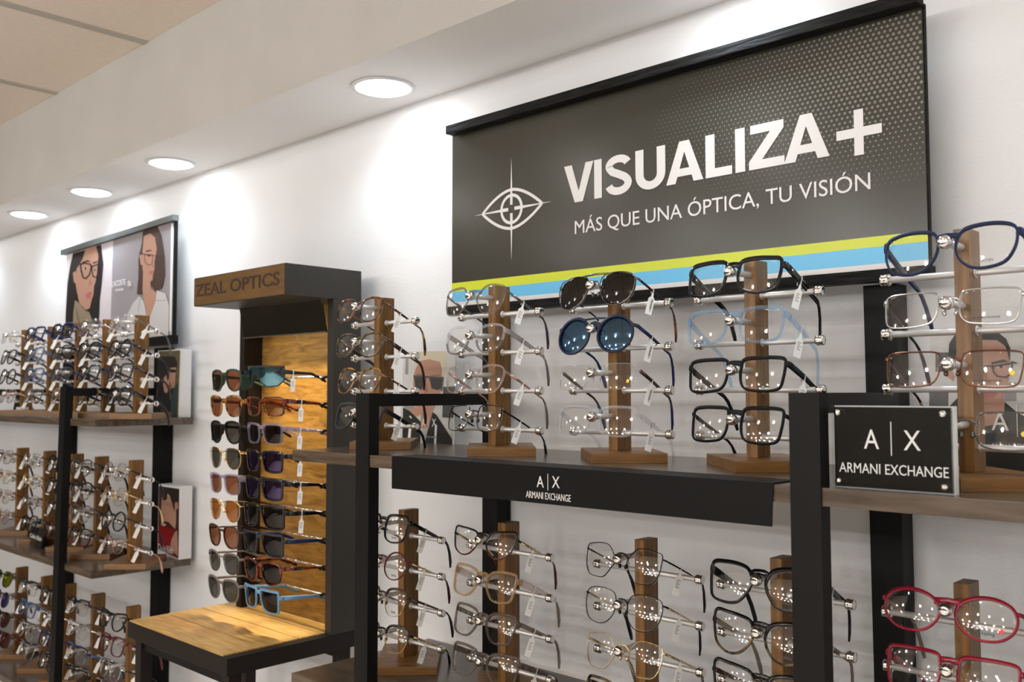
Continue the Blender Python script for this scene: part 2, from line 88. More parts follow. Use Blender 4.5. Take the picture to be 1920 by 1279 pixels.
noisy('wall_paint', (0.72, 0.725, 0.735), (0.76, 0.765, 0.775), nscale=4, rough=0.55, bump=0.15, bscale=220, spec=0.3)
noisy('ceiling_tile', (0.78, 0.69, 0.61), (0.81, 0.72, 0.64), nscale=60, rough=0.9)
flat('ceiling_grid', (0.45, 0.43, 0.38), 0.6)
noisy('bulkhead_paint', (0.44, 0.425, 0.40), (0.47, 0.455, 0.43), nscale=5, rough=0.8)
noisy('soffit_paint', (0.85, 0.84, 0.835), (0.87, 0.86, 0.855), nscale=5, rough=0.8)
noisy('floor_tile', (0.82, 0.77, 0.70), (0.86, 0.81, 0.74), nscale=3, rough=0.35)
noisy('far_wall', (0.07, 0.06, 0.052), (0.10, 0.085, 0.07), nscale=2, rough=0.8)
flat('black_metal', (0.0055, 0.0055, 0.0055), 0.5, 0.0, 0.16)
flat('black_strip', (0.0045, 0.0045, 0.0045), 0.5, 0.0, 0.14)
noisy('black_wood', (0.003, 0.003, 0.003), (0.014, 0.013, 0.012), scale=(6, 60, 60), nscale=4, rough=0.6, bump=0.6, spec=0.12)
flat('grey_batten', (0.07, 0.075, 0.072), 0.5)
noisy('walnut', (0.048, 0.033, 0.021), (0.135, 0.100, 0.070), scale=(1.2, 14, 14), nscale=7, detail=6, rough=0.24, spec=0.65, dist=0.6, lo=0.3, hi=0.72)
noisy('oak', (0.115, 0.050, 0.008), (0.245, 0.112, 0.020), scale=(30, 30, 1.5), nscale=5, detail=5, rough=0.4, dist=0.4)
noisy('oak_flat', (0.12, 0.054, 0.012), (0.235, 0.112, 0.028), scale=(2, 25, 25), nscale=5, detail=5, rough=0.4, dist=0.4)
flat('aluminium', (0.72, 0.705, 0.69), 0.42, 0.55, 0.5)
flat('chrome', (0.82, 0.80, 0.78), 0.08, 1.0)
flat('white_plastic', (0.78, 0.78, 0.76), 0.4)
noisy('sign_grey', (0.044, 0.043, 0.033), (0.049, 0.048, 0.037), nscale=3, rough=0.20, bump=0.02, bscale=500, spec=0.3)
flat('sign_white', (0.72, 0.71, 0.70), 0.35)
flat('sign_dot', (0.17, 0.165, 0.13), 0.35)
flat('sign_green', (0.60, 0.68, 0.02), 0.35); flat('sign_blue', (0.12, 0.50, 0.82), 0.35)
noisy('gold_wood', (0.16, 0.075, 0.010), (0.42, 0.235, 0.05), scale=(2.2, 1, 14), nscale=6, detail=8, rough=0.42, dist=1.2, bump=0.5, bscale=90, lo=0.3, hi=0.75)
noisy('gold_fascia', (0.095, 0.045, 0.006), (0.13, 0.066, 0.011), scale=(3, 3, 20), nscale=5, rough=0.5)
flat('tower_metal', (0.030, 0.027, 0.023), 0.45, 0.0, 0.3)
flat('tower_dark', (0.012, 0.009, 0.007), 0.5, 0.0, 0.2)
noisy('tray_wood', (0.40, 0.235, 0.065), (0.58, 0.37, 0.125), scale=(3, 22, 22), nscale=6, detail=6, rough=0.5, dist=0.5)
flat('tray_gap', (0.05, 0.025, 0.01), 0.8)
flat('letter_dark', (0.028, 0.012, 0.005), 0.6)
flat('mirror_glass', (0.13, 0.135, 0.11), 0.03, 1.0)  # dark olive tint stands in for the dim reflection in the mirror
lens('acrylic', (0.97, 0.98, 0.98)); flat('acrylic_edge', (0.72, 0.74, 0.74), 0.15); flat('gloss_black', (0.006, 0.006, 0.006), 0.04, 0, 0.5)
flat('paper', (0.78, 0.78, 0.78), 0.5); flat('paper_edge', (0.70, 0.69, 0.68), 0.5); flat('ink', (0.06, 0.06, 0.06), 0.6); flat('ink_grey', (0.25, 0.25, 0.25), 0.6)
flat('sticker_red', (0.8, 0.06, 0.06), 0.5); flat('sticker_yellow', (0.85, 0.66, 0.06), 0.5); flat('sticker_white', (0.85, 0.85, 0.85), 0.5)
emis('lamp_glow', (0.95, 0.98, 1.0), 30.0); emis('room_glow', (1.0, 0.97, 0.92), 16.0); emis('strip_glow', (1.0, 0.85, 0.55), 8.0)
flat('lamp_trim', (0.72, 0.72, 0.74), 0.4)
# print inks
for n, c in dict(printwhite=(.78, .77, .78), pinkwhite=(.62, .57, .61), printgrey=(.29, .27, .29), printpale=(.58, .585, .57), printmid=(.27, .27, .27), printdark=(.075, .078, .08), printblack=(.012, .012, .012),
                 hairblack=(.014, .011, .012), hairbrown=(.06, .033, .026), skin=(.44, .245, .175), skinshade=(.30, .15, .105), lips=(.40, .14, .13), eyewhite=(.5, .45, .43), scarf=(.27, .215, .15), scarfdark=(.17, .13, .09),
                 shirtwhite=(.55, .53, .54), shirtgrey=(.40, .39, .38), blond=(.60, .56, .42), lens=(.045, .045, .045), printolive=(.11, .09, .045), coatdark=(.012, .014, .016), teal=(.028, .06, .062), gold=(.35, .24, .08),
                 printbrown=(.055, .018, .012), redshirt=(.25, .006, .010)).items():
    flat(n, c, 0.42)
# eyewear
for n, c, r in (('black', (.004, .004, .0045), .12), ('matte_black', (.0055, .0055, .0065), .45), ('charcoal', (.035, .037, .042), .35), ('navy', (.012, .022, .085), .3), ('matte_navy', (.018, .028, .072), .4), ('slate_navy', (.022, .030, .055), .4),
                ('burgundy', (.10, .006, .012), .15), ('red', (.24, .006, .022), .2), ('dark_brown', (.035, .014, .008), .2), ('grey', (.15, .14, .135), .35), ('sky_blue', (.16, .32, .52), .35), ('green_leather', (.035, .062, .05), .5),
                ('rose', (.30, .16, .14), .25), ('dark_red', (.05, .004, .006), .15), ('lilac_solid', (.32, .28, .42), .2), ('blue_arm', (.05, .10, .22), .3)):
    flat(n, c, r, 0, 0.45 if r < .25 else 0.2)
for n, c, r in (('gold_metal', (.75, .56, .28), .2), ('silver_metal', (.62, .61, .60), .2), ('gunmetal', (.16, .155, .15), .22), ('black_wire', (.02, .018, .018), .3), ('brown_metal', (.17, .07, .045), .25), ('rose_metal', (.62, .38, .30), .22), ('bronze', (.10, .06, .05), .3)):
    flat(n, c, r, 0.9)
noisy('tortoise', (.006, .003, .002), (.23, .075, .012), nscale=75, detail=2, rough=.1, lo=.42, hi=.62)
noisy('tortoise_amber', (.02, .009, .003), (.45, .22, .05), nscale=80, detail=2, rough=.1, lo=.40, hi=.62)
noisy('tortoise_red', (.015, .004, .003), (.20, .035, .015), nscale=75, detail=2, rough=.1, lo=.40, hi=.6)
noisy('tortoise_olive', (.008, .006, .004), (.15, .10, .04), nscale=75, detail=2, rough=.1, lo=.40, hi=.62)
crystal('clear', (.96, .96, .97), (.66, .67, .70), .20); crystal('smoke', (.80, .78, .76), (.20, .185, .175), .36); crystal('ice_blue', (.80, .89, .98), (.50, .64, .84), .13)
crystal('pink_clear', (.97, .92, .90), (.50, .42, .40), .26); crystal('champagne', (.93, .80, .62), (.42, .29, .17), .38); crystal('taupe', (.72, .66, .60), (.12, .09, .075), .44); crystal('lilac', (.86, .84, .94), (.30, .28, .38), .32)
crystal('blue_grey', (.60, .68, .82), (.12, .16, .25), .45); crystal('tag_film', (.95, .95, .95), (.75, .75, .75), .75)
lens('lens_clear', (.985, .985, .98)); lens('lens_dark', (.28, .27, .24)); lens('lens_brown', (.52, .31, .20), .03); lens('lens_choc', (.12, .062, .04)); lens('lens_amber', (.63, .37, .15), .03)
lens('lens_yellow', (.62, .45, .05), .06); lens('lens_purple', (.16, .10, .20), .10, gcol=(.55, .45, 1.0)); lens('lens_blue_mirror', (.13, .22, .33), .17, gcol=(.30, .55, .85)); lens('lens_shield', (.25, .38, .42), .45, gcol=(.35, .75, .95))
lens('lens_green_mirror', (.45, .50, .08), .2, gcol=(.75, .9, .2)); lens('lens_violet', (.25, .18, .45), .25, gcol=(.5, .45, .95)); lens('lens_fade', (.50, .25, .16), .03)

# ------------------------------------------------------------------ mesh helpers
class MB:
    def __init__(s): s.v = []; s.f = []; s.m = []; s.sm = []
    def add(s, vs, fs, mi=0, smooth=False):
        b = len(s.v); s.v += [tuple(v) for v in vs]
        for f in fs: s.f.append([b + i for i in f]); s.m.append(mi); s.sm.append(smooth)
    def box(s, x0, x1, y0, y1, z0, z1, mi=0, bev=0.0):
        if bev <= 0:
            vs = [(x, y, z) for z in (z0, z1) for y in (y0, y1) for x in (x0, x1)]
            s.add(vs, [(0, 2, 3, 1), (4, 5, 7, 6), (0, 1, 5, 4), (2, 6, 7, 3), (0, 4, 6, 2), (1, 3, 7, 5)], mi); return
        bm = bmesh.new(); bmesh.ops.create_cube(bm, size=1)
        for v in bm.verts: v.co = ((x0 + x1)/2 + v.co.x*(x1 - x0), (y0 + y1)/2 + v.co.y*(y1 - y0), (z0 + z1)/2 + v.co.z*(z1 - z0))
        bmesh.ops.bevel(bm, geom=bm.edges[:], offset=bev, segments=2, affect='EDGES', profile=0.6)
        bm.verts.index_update()
        s.add([v.co[:] for v in bm.verts], [[v.index for v in f.verts] for f in bm.faces], mi); bm.free()
    def prism(s, pts, y0, y1, mi=0):
        n = len(pts); vs = [(x, y0, z) for x, z in pts] + [(x, y1, z) for x, z in pts]
        s.add(vs, [list(range(n)), list(range(2*n - 1, n - 1, -1))] + [[i, i + n, (i + 1) % n + n, (i + 1) % n] for i in range(n)], mi)
    def face(s, pts, y, mi=0): s.add([(x, y, z) for x, z in pts], [list(range(len(pts)))], mi)
    def sweep(s, path, secs, mi=0, closed=False, up=None, cap=True, smooth=True):
        # path: points; secs: per-point list of (a, b) offsets along the side and up axes
        n = len(path); P = [Vector(p) for p in path]; k = len(secs[0]); vs = []
        for i in range(n):
            if closed: t = P[(i + 1) % n] - P[i - 1]
            else: t = P[min(i + 1, n - 1)] - P[max(i - 1, 0)]
            t.normalize(); u = Vector(up if up else (0, 0, 1))
            if abs(t.dot(u)) > 0.97: u = Vector((0, 1, 0)) if abs(t.y) < .9 else Vector((1, 0, 0))
            sd = t.cross(u).normalized(); u2 = sd.cross(t).normalized()
            for a, b in secs[i]: vs.append(P[i] + sd*a + u2*b)
        fs = []
        for i in range(n if closed else n - 1):
            j = (i + 1) % n
            for q in range(k): fs.append((i*k + q, i*k + (q + 1) % k, j*k + (q + 1) % k, j*k + q))
        if cap and not closed: fs += [list(range(k - 1, -1, -1)), list(range((n - 1)*k, n*k))]
        s.add(vs, fs, mi, smooth)
    def tube(s, path, r, mi=0, n=8, closed=False):
        rs = r if isinstance(r, (list, tuple)) else [r]*len(path)
        s.sweep(path, [[(q*math.cos(2*PI*i/n), q*math.sin(2*PI*i/n)) for i in range(n)] for q in rs], mi, closed)
    def lathe(s, prof, c, axis, mi=0, n=16, smooth=True):
        # prof: (distance along axis, radius)
        ax = Vector(axis).normalized(); a = ax.orthogonal().normalized(); b = ax.cross(a); c = Vector(c); vs = []; fs = []
        for h, r in prof: vs += [c + ax*h + (a*math.cos(2*PI*i/n) + b*math.sin(2*PI*i/n))*r for i in range(n)]
        for q in range(len(prof) - 1):
            for i in range(n): fs.append((q*n + i, q*n + (i + 1) % n, (q + 1)*n + (i + 1) % n, (q + 1)*n + i))
        fs += [list(range(n - 1, -1, -1)), list(range((len(prof) - 1)*n, len(prof)*n))]
        s.add(vs, fs, mi, smooth)
    def build(s, name, mats, parent=None, loc=None, rot=None):
        me = D.meshes.new(name); me.from_pydata(s.v, [], s.f)
        for m in (mats if isinstance(mats, (list, tuple)) else [mats]): me.materials.append(M(m))
        me.polygons.foreach_set('material_index', s.m); me.polygons.foreach_set('use_smooth', s.sm)
        bm = bmesh.new(); bm.from_mesh(me); bmesh.ops.recalc_face_normals(bm, faces=bm.faces); bm.to_mesh(me); bm.free()
        return link(D.objects.new(name, me), parent, loc, rot)
def link(o, parent=None, loc=None, rot=None):
    C.collection.objects.link(o)
    if parent: o.parent = parent
    if loc: o.location = loc
    if rot: o.rotation_euler = rot
    return o
def tag(o, label, cat, group=None):
    o['label'] = label; o['category'] = cat
    if group: o['group'] = group
    return o
def thing(name, label, cat, loc=(0, 0, 0), rot=(0, 0, 0), group=None):
    o = link(D.objects.new(name, None), None, loc, rot); o.empty_display_size = 0.02
    return tag(o, label, cat, group)
def struct(o): o['kind'] = 'structure'; return o
def boxo(name, mat, parent, x0, x1, y0, y1, z0, z1, bev=0.0):
    m = MB(); m.box(x0, x1, y0, y1, z0, z1, 0, bev); return m.build(name, mat, parent)
def fan(c, pts): return pts
# lettering as a thin mesh standing in the X-Z plane, fitted to a rectangle
_txt = {}
def text(name, s, mat, parent, x0, x1, z0, z1, y, offset=0.0, th=0.0006, slant=0.0):
    key = (s, offset)
    if key not in _txt:
        cu = D.curves.new('lettering', 'FONT'); cu.body = s; cu.size = 1; cu.offset = offset; cu.extrude = 0.5; cu.resolution_u = 4
        o = D.objects.new('lettering', cu); C.collection.objects.link(o); bpy.context.view_layer.update()
        me = D.meshes.new_from_object(o.evaluated_get(bpy.context.evaluated_depsgraph_get()))
        vs = [v.co[:] for v in me.vertices]; fs = [list(p.vertices) for p in me.polygons]
        D.objects.remove(o); D.curves.remove(cu); D.meshes.remove(me)
        xs = [v[0] for v in vs]; ys = [v[1] for v in vs]
        _txt[key] = ([((v[0] - min(xs))/(max(xs) - min(xs)), (v[1] - min(ys))/(max(ys) - min(ys)), v[2] + .5) for v in vs], fs)
    vs, fs = _txt[key]; m = MB()
    m.add([(x0 + (x1 - x0)*a + slant*(z1 - z0)*(b - .5), y - th*c, z0 + (z1 - z0)*b) for a, b, c in vs], fs)
    return m.build(name, mat, parent)
def print_face(name, polys, y, parent, extra=()):
    mats = []; m = MB()
    for i, (mn, pts) in enumerate(polys):
        if mn not in mats: mats.append(mn)
        m.face(pts, y - 0.00006*i, mats.index(mn))
    me = D.meshes.new(name); me.from_pydata([(a, b, c + ZC) for a, b, c in m.v], [], m.f)
    for n in mats: me.materials.append(M(n))
    me.polygons.foreach_set('material_index', m.m)
    return link(D.objects.new(name, me), parent)
# ------------------------------------------------------------------ the room
RX0, RX1, RY0, SOF, CEIL = -6.2, 2.2, -8.2, 0.601, 0.867
def sbox(name, mat, *a): return struct(boxo(name, mat, None, *a))
sbox('wall_back', 'wall_paint', RX0, RX1, 0, 0.1, 0, ZC + CEIL)
sbox('wall_left', 'far_wall', RX0 - 0.1, RX0, RY0, 0.1, 0, ZC + CEIL)
sbox('wall_right', 'wall_paint', RX1, RX1 + 0.1, RY0, 0.1, 0, ZC + CEIL)
sbox('wall_front', 'far_wall', RX0, RX1, RY0 - 0.1, RY0, 0, ZC + CEIL)
sbox('floor', 'floor_tile', RX0, RX1, RY0, 0, -0.1, 0)
sbox('ceiling', 'ceiling_tile', RX0, RX1, RY0, 0, ZC + CEIL, ZC + CEIL + 0.1)
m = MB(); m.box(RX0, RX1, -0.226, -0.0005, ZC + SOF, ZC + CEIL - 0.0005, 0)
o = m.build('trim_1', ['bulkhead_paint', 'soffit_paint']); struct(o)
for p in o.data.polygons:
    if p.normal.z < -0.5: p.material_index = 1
k = 2
for x in [-2.2247 + 0.5665*i for i in range(-6, 8)]:
    sbox('trim_%d' % k, 'ceiling_grid', x - 0.012, x + 0.012, RY0, -0.2262, ZC + CEIL - 0.004, ZC + CEIL - 0.0002); k += 1
for y in [-0.226 - 0.60*i for i in range(1, 13)]:
    sbox('trim_%d' % k, 'ceiling_grid', RX0, RX1, y - 0.012, y + 0.012, ZC + CEIL - 0.0038, ZC + CEIL - 0.0002); k += 1

def lamp(name, parent, loc, watts, col, size, blend, rad):
    ld = D.lights.new(name, 'SPOT'); ld.energy = watts; ld.color = col; ld.spot_size = math.radians(size); ld.spot_blend = blend; ld.shadow_soft_size = rad
    return link(D.objects.new(name, ld), parent, loc)
def downlight(x, label):
    t = thing('recessed_downlight', label, 'ceiling light', (x, -0.112, ZC + SOF), group='round downlights under the bulkhead')
    m = MB(); m.lathe([(0.0002, 0.0625), (-0.0035, 0.0620), (-0.0045, 0.056), (-0.003, 0.050), (0.0002, 0.050)], (0, 0, 0), (0, 0, 1), n=40); m.build('trim_ring', 'lamp_trim', t)
    m = MB(); m.lathe([(-0.0002, 0.0500), (-0.0046, 0.0500), (-0.0075, 0.043), (-0.0095, 0.028), (-0.0102, 0.010)], (0, 0, 0), (0, 0, 1), n=40); m.build('diffuser', 'lamp_glow', t)
    lamp('lamp', t, (0, 0, -0.014), SPOT_W, SPOT_COL, 156, 0.6, 0.045)
downlight(-1.435, 'largest bright round downlight in the bulkhead, nearest to the dark shop sign')
downlight(-2.315, 'round bulkhead downlight second in the row behind the largest one')
downlight(-2.816, 'third round bulkhead downlight, above the portrait poster of two women')
downlight(-3.321, 'farthest and smallest round bulkhead downlight at the left edge')
for x in (-0.70, 0.05, 0.80, -4.1, -4.8): downlight(x, 'round bulkhead downlight outside the picture')
def roomlight(x, y, k=1.0):
    t = thing('ceiling_and_fill_light', 'round ceiling downlight behind the photographer, rear rows added as fill', 'ceiling light', (x, y, ZC + CEIL), group='round ceiling lights behind the camera')
    m = MB(); m.lathe([(0.0002, 0.060), (-0.006, 0.058), (-0.0065, 0.050), (0.0002, 0.050)], (0, 0, 0), (0, 0, 1), n=28); m.build('trim_ring', 'lamp_trim', t)
    m = MB(); m.lathe([(-0.0002, 0.0495), (-0.003, 0.0495), (-0.0045, 0.044)], (0, 0, 0), (0, 0, 1), n=28, smooth=False); m.build('diffuser', 'room_glow', t)
    ld = D.lights.new('lamp', 'POINT'); ld.energy = ROOM_W*k; ld.color = ROOM_COL; ld.shadow_soft_size = 0.05; link(D.objects.new('lamp', ld), t, (0, 0, -0.062))
for y, k_ in ((-1.62, 0.45), (-2.9, 0.9), (-4.2, 1.9), (-5.6, 4.0), (-7.0, 6.0)):  # the rows farthest back are unseen fill lamps, added to brighten the lower wall
    for i in range(-4, 3): roomlight(-0.72 + 0.745*i + (0.37 if -3.5 < y < -2 else 0.0), y, k_)

# ------------------------------------------------------------------ the big shop sign
sg = thing('wall_sign', 'large dark grey shop sign with white lettering and green and blue stripes', 'sign', (-0.855, -0.03, ZC + 0.30))
def sgp(o): o.parent = sg; o.matrix_parent_inverse = sg.matrix_basis.inverted(); return o
SX0, SX1, SY = -1.2885, -0.4235, -0.0625
def slab(name, mat, pts, y0, y1):
    m = MB(); m.prism([(x, z + ZC) for x, z in pts], y0, y1); return m.build(name, mat)
sgp(slab('panel', 'sign_grey', [(SX0, .150), (SX1, .146), (SX1, .486), (SX0, .488)], SY, SY + 0.005))
sgp(slab('green_stripe', 'sign_green', [(SX0, .1885), (SX1, .1864), (SX1, .1995), (SX0, .2050)], SY - 0.0006, SY + 0.0002))
sgp(slab('blue_stripe', 'sign_blue', [(SX0, .1690), (SX1, .1640), (SX1, .1864), (SX0, .1885)], SY - 0.0006, SY + 0.0002))
sgp(slab('white_stripe', 'sign_white', [(SX0, .1600), (SX1, .1560), (SX1, .1640), (SX0, .1690)], SY - 0.0006, SY + 0.0002))
m = MB(); m.box(-1.279, -0.4200, -0.0885, -0.0660, ZC + 0.4805, ZC + 0.4965, 0, 0.0012); sgp(m.build('top_batten', 'black_wood'))
m = MB(); m.prism([(-1.2915, ZC + .1455), (-0.4195, ZC + .1410), (-0.4195, ZC + .1560), (-1.2915, ZC + .1605)], -0.0715, -0.0505); sgp(m.build('bottom_batten', 'black_wood'))
m = MB(); m.box(SX1 + 0.0003, SX1 + 0.0025, SY + .0005, SY + .0065, ZC + 0.15, ZC + 0.486); sgp(m.build('edge_strip', 'black_wood'))
# halftone dots, growing towards the upper right
m = MB(); dx, dz = 0.00735, 0.00635
for j in range(46):
    for i in range(74):
        x = -0.4265 - dx*(i + 0.5*(j % 2)); z = 0.476 - dz*j
        a = (x + 0.455)/0.40; b = (z - (0.425 + 0.10*(x + 0.45)))/(0.17 + 0.05*(x + .45))
        f = 1 - (a*a + b*b)**0.5
        if f <= 0.06: continue
        rr = 0.0024*min(1, 0.18 + f*0.95)
        m.face([(x + rr*math.cos(t*PI/4 + .39), z + ZC + rr*math.sin(t*PI/4 + .39)) for t in range(8)], SY - 0.0004)
sgp(m.build('halftone_dots', 'sign_dot'))
y = SY - 0.0003
def glyph(ch):
    # heavy sans capitals, cap height 1, as lists of closed outlines; returns (width, outlines)
    q = .235
    def arc(cx, cz, rx, rz, a0, a1, n=12): return [(cx + rx*math.cos(math.radians(a0 + (a1 - a0)*i/n)), cz + rz*math.sin(math.radians(a0 + (a1 - a0)*i/n))) for i in range(n + 1)]
    if ch == 'I': return q, [[(0, 0), (q, 0), (q, 1), (0, 1)]]
    if ch == 'L': return .66, [[(0, 0), (.66, 0), (.66, .20), (q, .20), (q, 1), (0, 1)]]
    if ch == 'V': return .94, [[(.34, 0), (.60, 0), (.94, 1), (.69, 1), (.47, .29), (.25, 1), (0, 1)]]
    if ch == 'Z': return .82, [[(0, 0), (.82, 0), (.82, .20), (.31, .20), (.81, .82), (.81, 1), (.04, 1), (.04, .80), (.50, .80), (0, .18)]]
    if ch == 'A': return .98, [[(0, 0), (.25, 0), (.49, .74), (.49, 1), (.36, 1)], [(.49, 1), (.49, .74), (.73, 0), (.98, 0), (.62, 1)], [(.302, .16), (.678, .16), (.618, .345), (.362, .345)]]
    if ch == 'U': return .84, [[(0, 1), (0, .36)] + arc(.42, .37, .42, .385, 180, 360, 16) + [(.84, 1), (.84 - q, 1), (.84 - q, .36)] + arc(.42, .36, .42 - q, .175, 360, 180, 12) + [(q, 1)]]
    if ch == 'S':
        path = arc(.40, .745, .275, .165, 12, 195, 14) + [(.22, .60), (.40, .52), (.58, .43)] + arc(.40, .275, .285, .185, 30, -172, 14)
        return .80, [path]
def heavy_word(m, word, x0, x1, z0, z1, y):
    gap = {'VI': .02, 'IS': .10, 'SU': .10, 'UA': .02, 'AL': .06, 'LI': .08, 'IZ': .09, 'ZA': -.01}; cx = 0; put = []
    for i, ch in enumerate(word):
        wd, outs = glyph(ch); put.append((ch, cx, outs)); cx += wd + gap.get(word[i:i + 2], .08)
    tot = cx - .08; sx = (x1 - x0)/tot; sz = z1 - z0
    for ch, c0, outs in put:
        for o_ in outs:
            if ch == 'S':
                n = len(o_); L = []; R_ = []
                for i in range(n):
                    t = (Vector(o_[min(i + 1, n - 1)]) - Vector(o_[max(i - 1, 0)])).normalized(); nn = Vector((-t.y, t.x)); hw = .112 - .016*abs(nn.y)
                    L.append(Vector(o_[i]) + nn*hw); R_.append(Vector(o_[i]) - nn*hw)
                for i in range(n - 1): m.face([(x0 + sx*(c0 + p.x), z0 + sz*p.y) for p in (L[i], L[i + 1], R_[i + 1], R_[i])], y - .0006)
            else: m.face([(x0 + sx*(c0 + a), z0 + sz*b) for a, b in o_], y - .0006)
m = MB(); heavy_word(m, 'VISUALIZA', -1.0115, -.5475, ZC + .3150, ZC + .3785, y); sgp(m.build('shop_name', 'sign_white'))
m = MB(); m.prism([(a, ZC + b) for a, b in ((-.5375, .3330), (-.5135, .3330), (-.5135, .3090), (-.5010, .3090), (-.5010, .3330), (-.4770, .3330), (-.4770, .3455), (-.5010, .3455), (-.5010, .3695), (-.5135, .3695), (-.5135, .3455), (-.5375, .3455))], y - .0006, y)
sgp(m.build('plus_mark', 'sign_white'))
sgp(text('tagline', 'MÁS QUE UNA ÓPTICA, TU VISIÓN', 'sign_white', None, -0.9890, -0.4935, ZC + .2580, ZC + .2900, y, 0.0))
def strokeface(m, pts, wd, y, closed=False):
    n = len(pts); L = []; R = []
    for i in range(n):
        a = Vector(pts[i - 1] if (closed or i) else pts[0]); b = Vector(pts[(i + 1) % n] if (closed or i < n - 1) else pts[i])
        t = (b - a).normalized(); q = Vector((-t.y, t.x))*wd/2; p = Vector(pts[i]); L.append(p + q); R.append(p - q)
    for i in range(n if closed else n - 1):
        j = (i + 1) % n; m.face([L[i], L[j], R[j], R[i]], y)
m = MB(); ex, ez = -1.1340, ZC + 0.3243; top = []; bot = []
for i in range(21):
    t = -1 + i/10; h = 0.0345*(1 - abs(t)**1.75); top.append((ex + .0725*t, ez + h)); bot.append((ex + .0725*t, ez - h))
strokeface(m, top, .0052, y - .0004); strokeface(m, bot, .0052, y - .0004)
strokeface(m, [(ex + .0245*math.cos(i*PI/18), ez + .0245*math.sin(i*PI/18)) for i in range(36)], .0055, y - .0004, True)
for dx_, dz_ in ((1, 0), (-1, 0), (0, 1), (0, -1)):
    far = .0945 if dx_ else .0915; q = Vector((-dz_, dx_))
    a = Vector((ex, ez)) + Vector((dx_, dz_))*.0075; b = Vector((ex, ez)) + Vector((dx_, dz_))*.024; c = Vector((ex, ez)) + Vector((dx_, dz_))*far
    m.face([a + q*.003, b + q*.003, b - q*.003, a - q*.003], y - .0005)
    m.face([b + q*.0024, c, b - q*.0024], y - .00045)
sgp(m.build('eye_emblem', 'sign_white'))

# ------------------------------------------------------------------ poster of two women on the left
ps = thing('wall_poster', 'wide framed poster showing two women wearing eyeglasses', 'poster', (-2.78, -0.03, ZC + 0.3))
def psp(o, par=None):
    par = par or ps; o.parent = par; o.matrix_parent_inverse = par.matrix_basis.inverted(); return o
psp(slab('panel', 'paper_edge', [(-3.148, .140), (-2.418, .150), (-2.418, .472), (-3.148, .452)], -0.0500, -0.045))
psp(print_face('print', P_WOMEN, -0.0502, None))
m = MB(); m.prism([(-3.176, ZC + .452), (-2.399, ZC + .468), (-2.399, ZC + .4835), (-3.176, ZC + .4695)], -0.062, -0.0455); psp(m.build('top_batten', 'grey_batten'))
m = MB(); m.prism([(-3.16, ZC + .126), (-2.412, ZC + .134), (-2.412, ZC + .158), (-3.16, ZC + .150)], -0.056, -0.0345); psp(m.build('bottom_batten', 'black_metal'))
m = MB(); m.box(-2.4175, -2.4130, -0.0505, -0.0400, ZC + .150, ZC + .470); psp(m.build('edge_strip', 'black_metal'))
m = MB(); m.box(-2.4260, -2.4176, -0.0535, -0.0503, ZC + .168, ZC + .462); psp(m.build('edge_profile', 'white_plastic'))
psp(text('brand_lettering', 'LACOSTE', 'printwhite', None, -2.792, -2.700, ZC + .318, ZC + .335, -0.0545, 0.0))
psp(text('small_lettering', 'EYEWEAR', 'printwhite', None, -2.766, -2.712, ZC + .302, ZC + .309, -0.0545, 0.0))

# ------------------------------------------------------------------ steel and walnut shelving
SH_TOP, SH_LOW = -0.0955, -0.4675          # shelf tops, right-hand racks
LS_TOP, LS_MID, LS_LOW = -0.0636, -0.4355, -0.8075
def post(name, parent, x0, x1, xb0, xb1, y0, y1, z0, z1):
    # a square tube, foot at xb, top at xt
    m = MB(); vs = [(xb0, y0, ZC + z0), (xb1, y0, ZC + z0), (xb1, y1, ZC + z0), (xb0, y1, ZC + z0), (x0, y0, ZC + z1), (x1, y0, ZC + z1), (x1, y1, ZC + z1), (x0, y1, ZC + z1)]
    m.add(vs, [(0, 3, 2, 1), (4, 5, 6, 7), (0, 1, 5, 4), (1, 2, 6, 5), (2, 3, 7, 6), (3, 0, 4, 7)]); return m.build(name, 'black_metal', parent)
def rail(parent, xa0, xa1, ya, xb0, xb1, yb, z0, z1):
    m = MB(); vs = [(xa0, ya, ZC + z0), (xa1, ya, ZC + z0), (xb1, yb, ZC + z0), (xb0, yb, ZC + z0), (xa0, ya, ZC + z1), (xa1, ya, ZC + z1), (xb1, yb, ZC + z1), (xb0, yb, ZC + z1)]
    m.add(vs, [(0, 3, 2, 1), (4, 5, 6, 7), (0, 1, 5, 4), (1, 2, 6, 5), (2, 3, 7, 6), (3, 0, 4, 7)]); return m.build('top_rail', 'black_metal', parent)
FL = -ZC
rk = thing('shelving_rack', 'long black steel rack with walnut shelves under the big sign', 'shelving')
post('front_post', rk, -1.1995, -1.1668, -1.1995, -1.1668, -0.3485, -0.3285, FL, 0.0)
post('front_post', rk, -0.4655, -0.4322, -0.4655, -0.4322, -0.3485, -0.3285, FL, 0.0)
rail(rk, -1.1985, -1.1668, -0.3284, -1.220, -1.186, -0.036, -0.0205, -0.0008)
rail(rk, -0.4645, -0.4322, -0.3284, -0.508, -0.474, -0.036, -0.0210, 0.0)
post('back_post', rk, -1.2330, -1.1960, -1.2330, -1.1960, -0.0375, -0.0025, FL, 0.1430)
post('back_post', rk, -0.5170, -0.4740, -0.5070, -0.4720, -0.0375, -0.0025, FL, 0.1405)
boxo('shelf', 'walnut', rk, -1.3805, 0.62, -0.3462, -0.0405, ZC + SH_TOP - 0.0185, ZC + SH_TOP, 0.0008)
boxo('shelf', 'walnut', rk, -1.3750, 0.62, -0.3462, -0.0405, ZC + SH_LOW - 0.0185, ZC + SH_LOW, 0.0008)
boxo('shelf', 'walnut', rk, -1.3750, 0.62, -0.3462, -0.0405, ZC - 0.842 - 0.0185, ZC - 0.842, 0.0008)
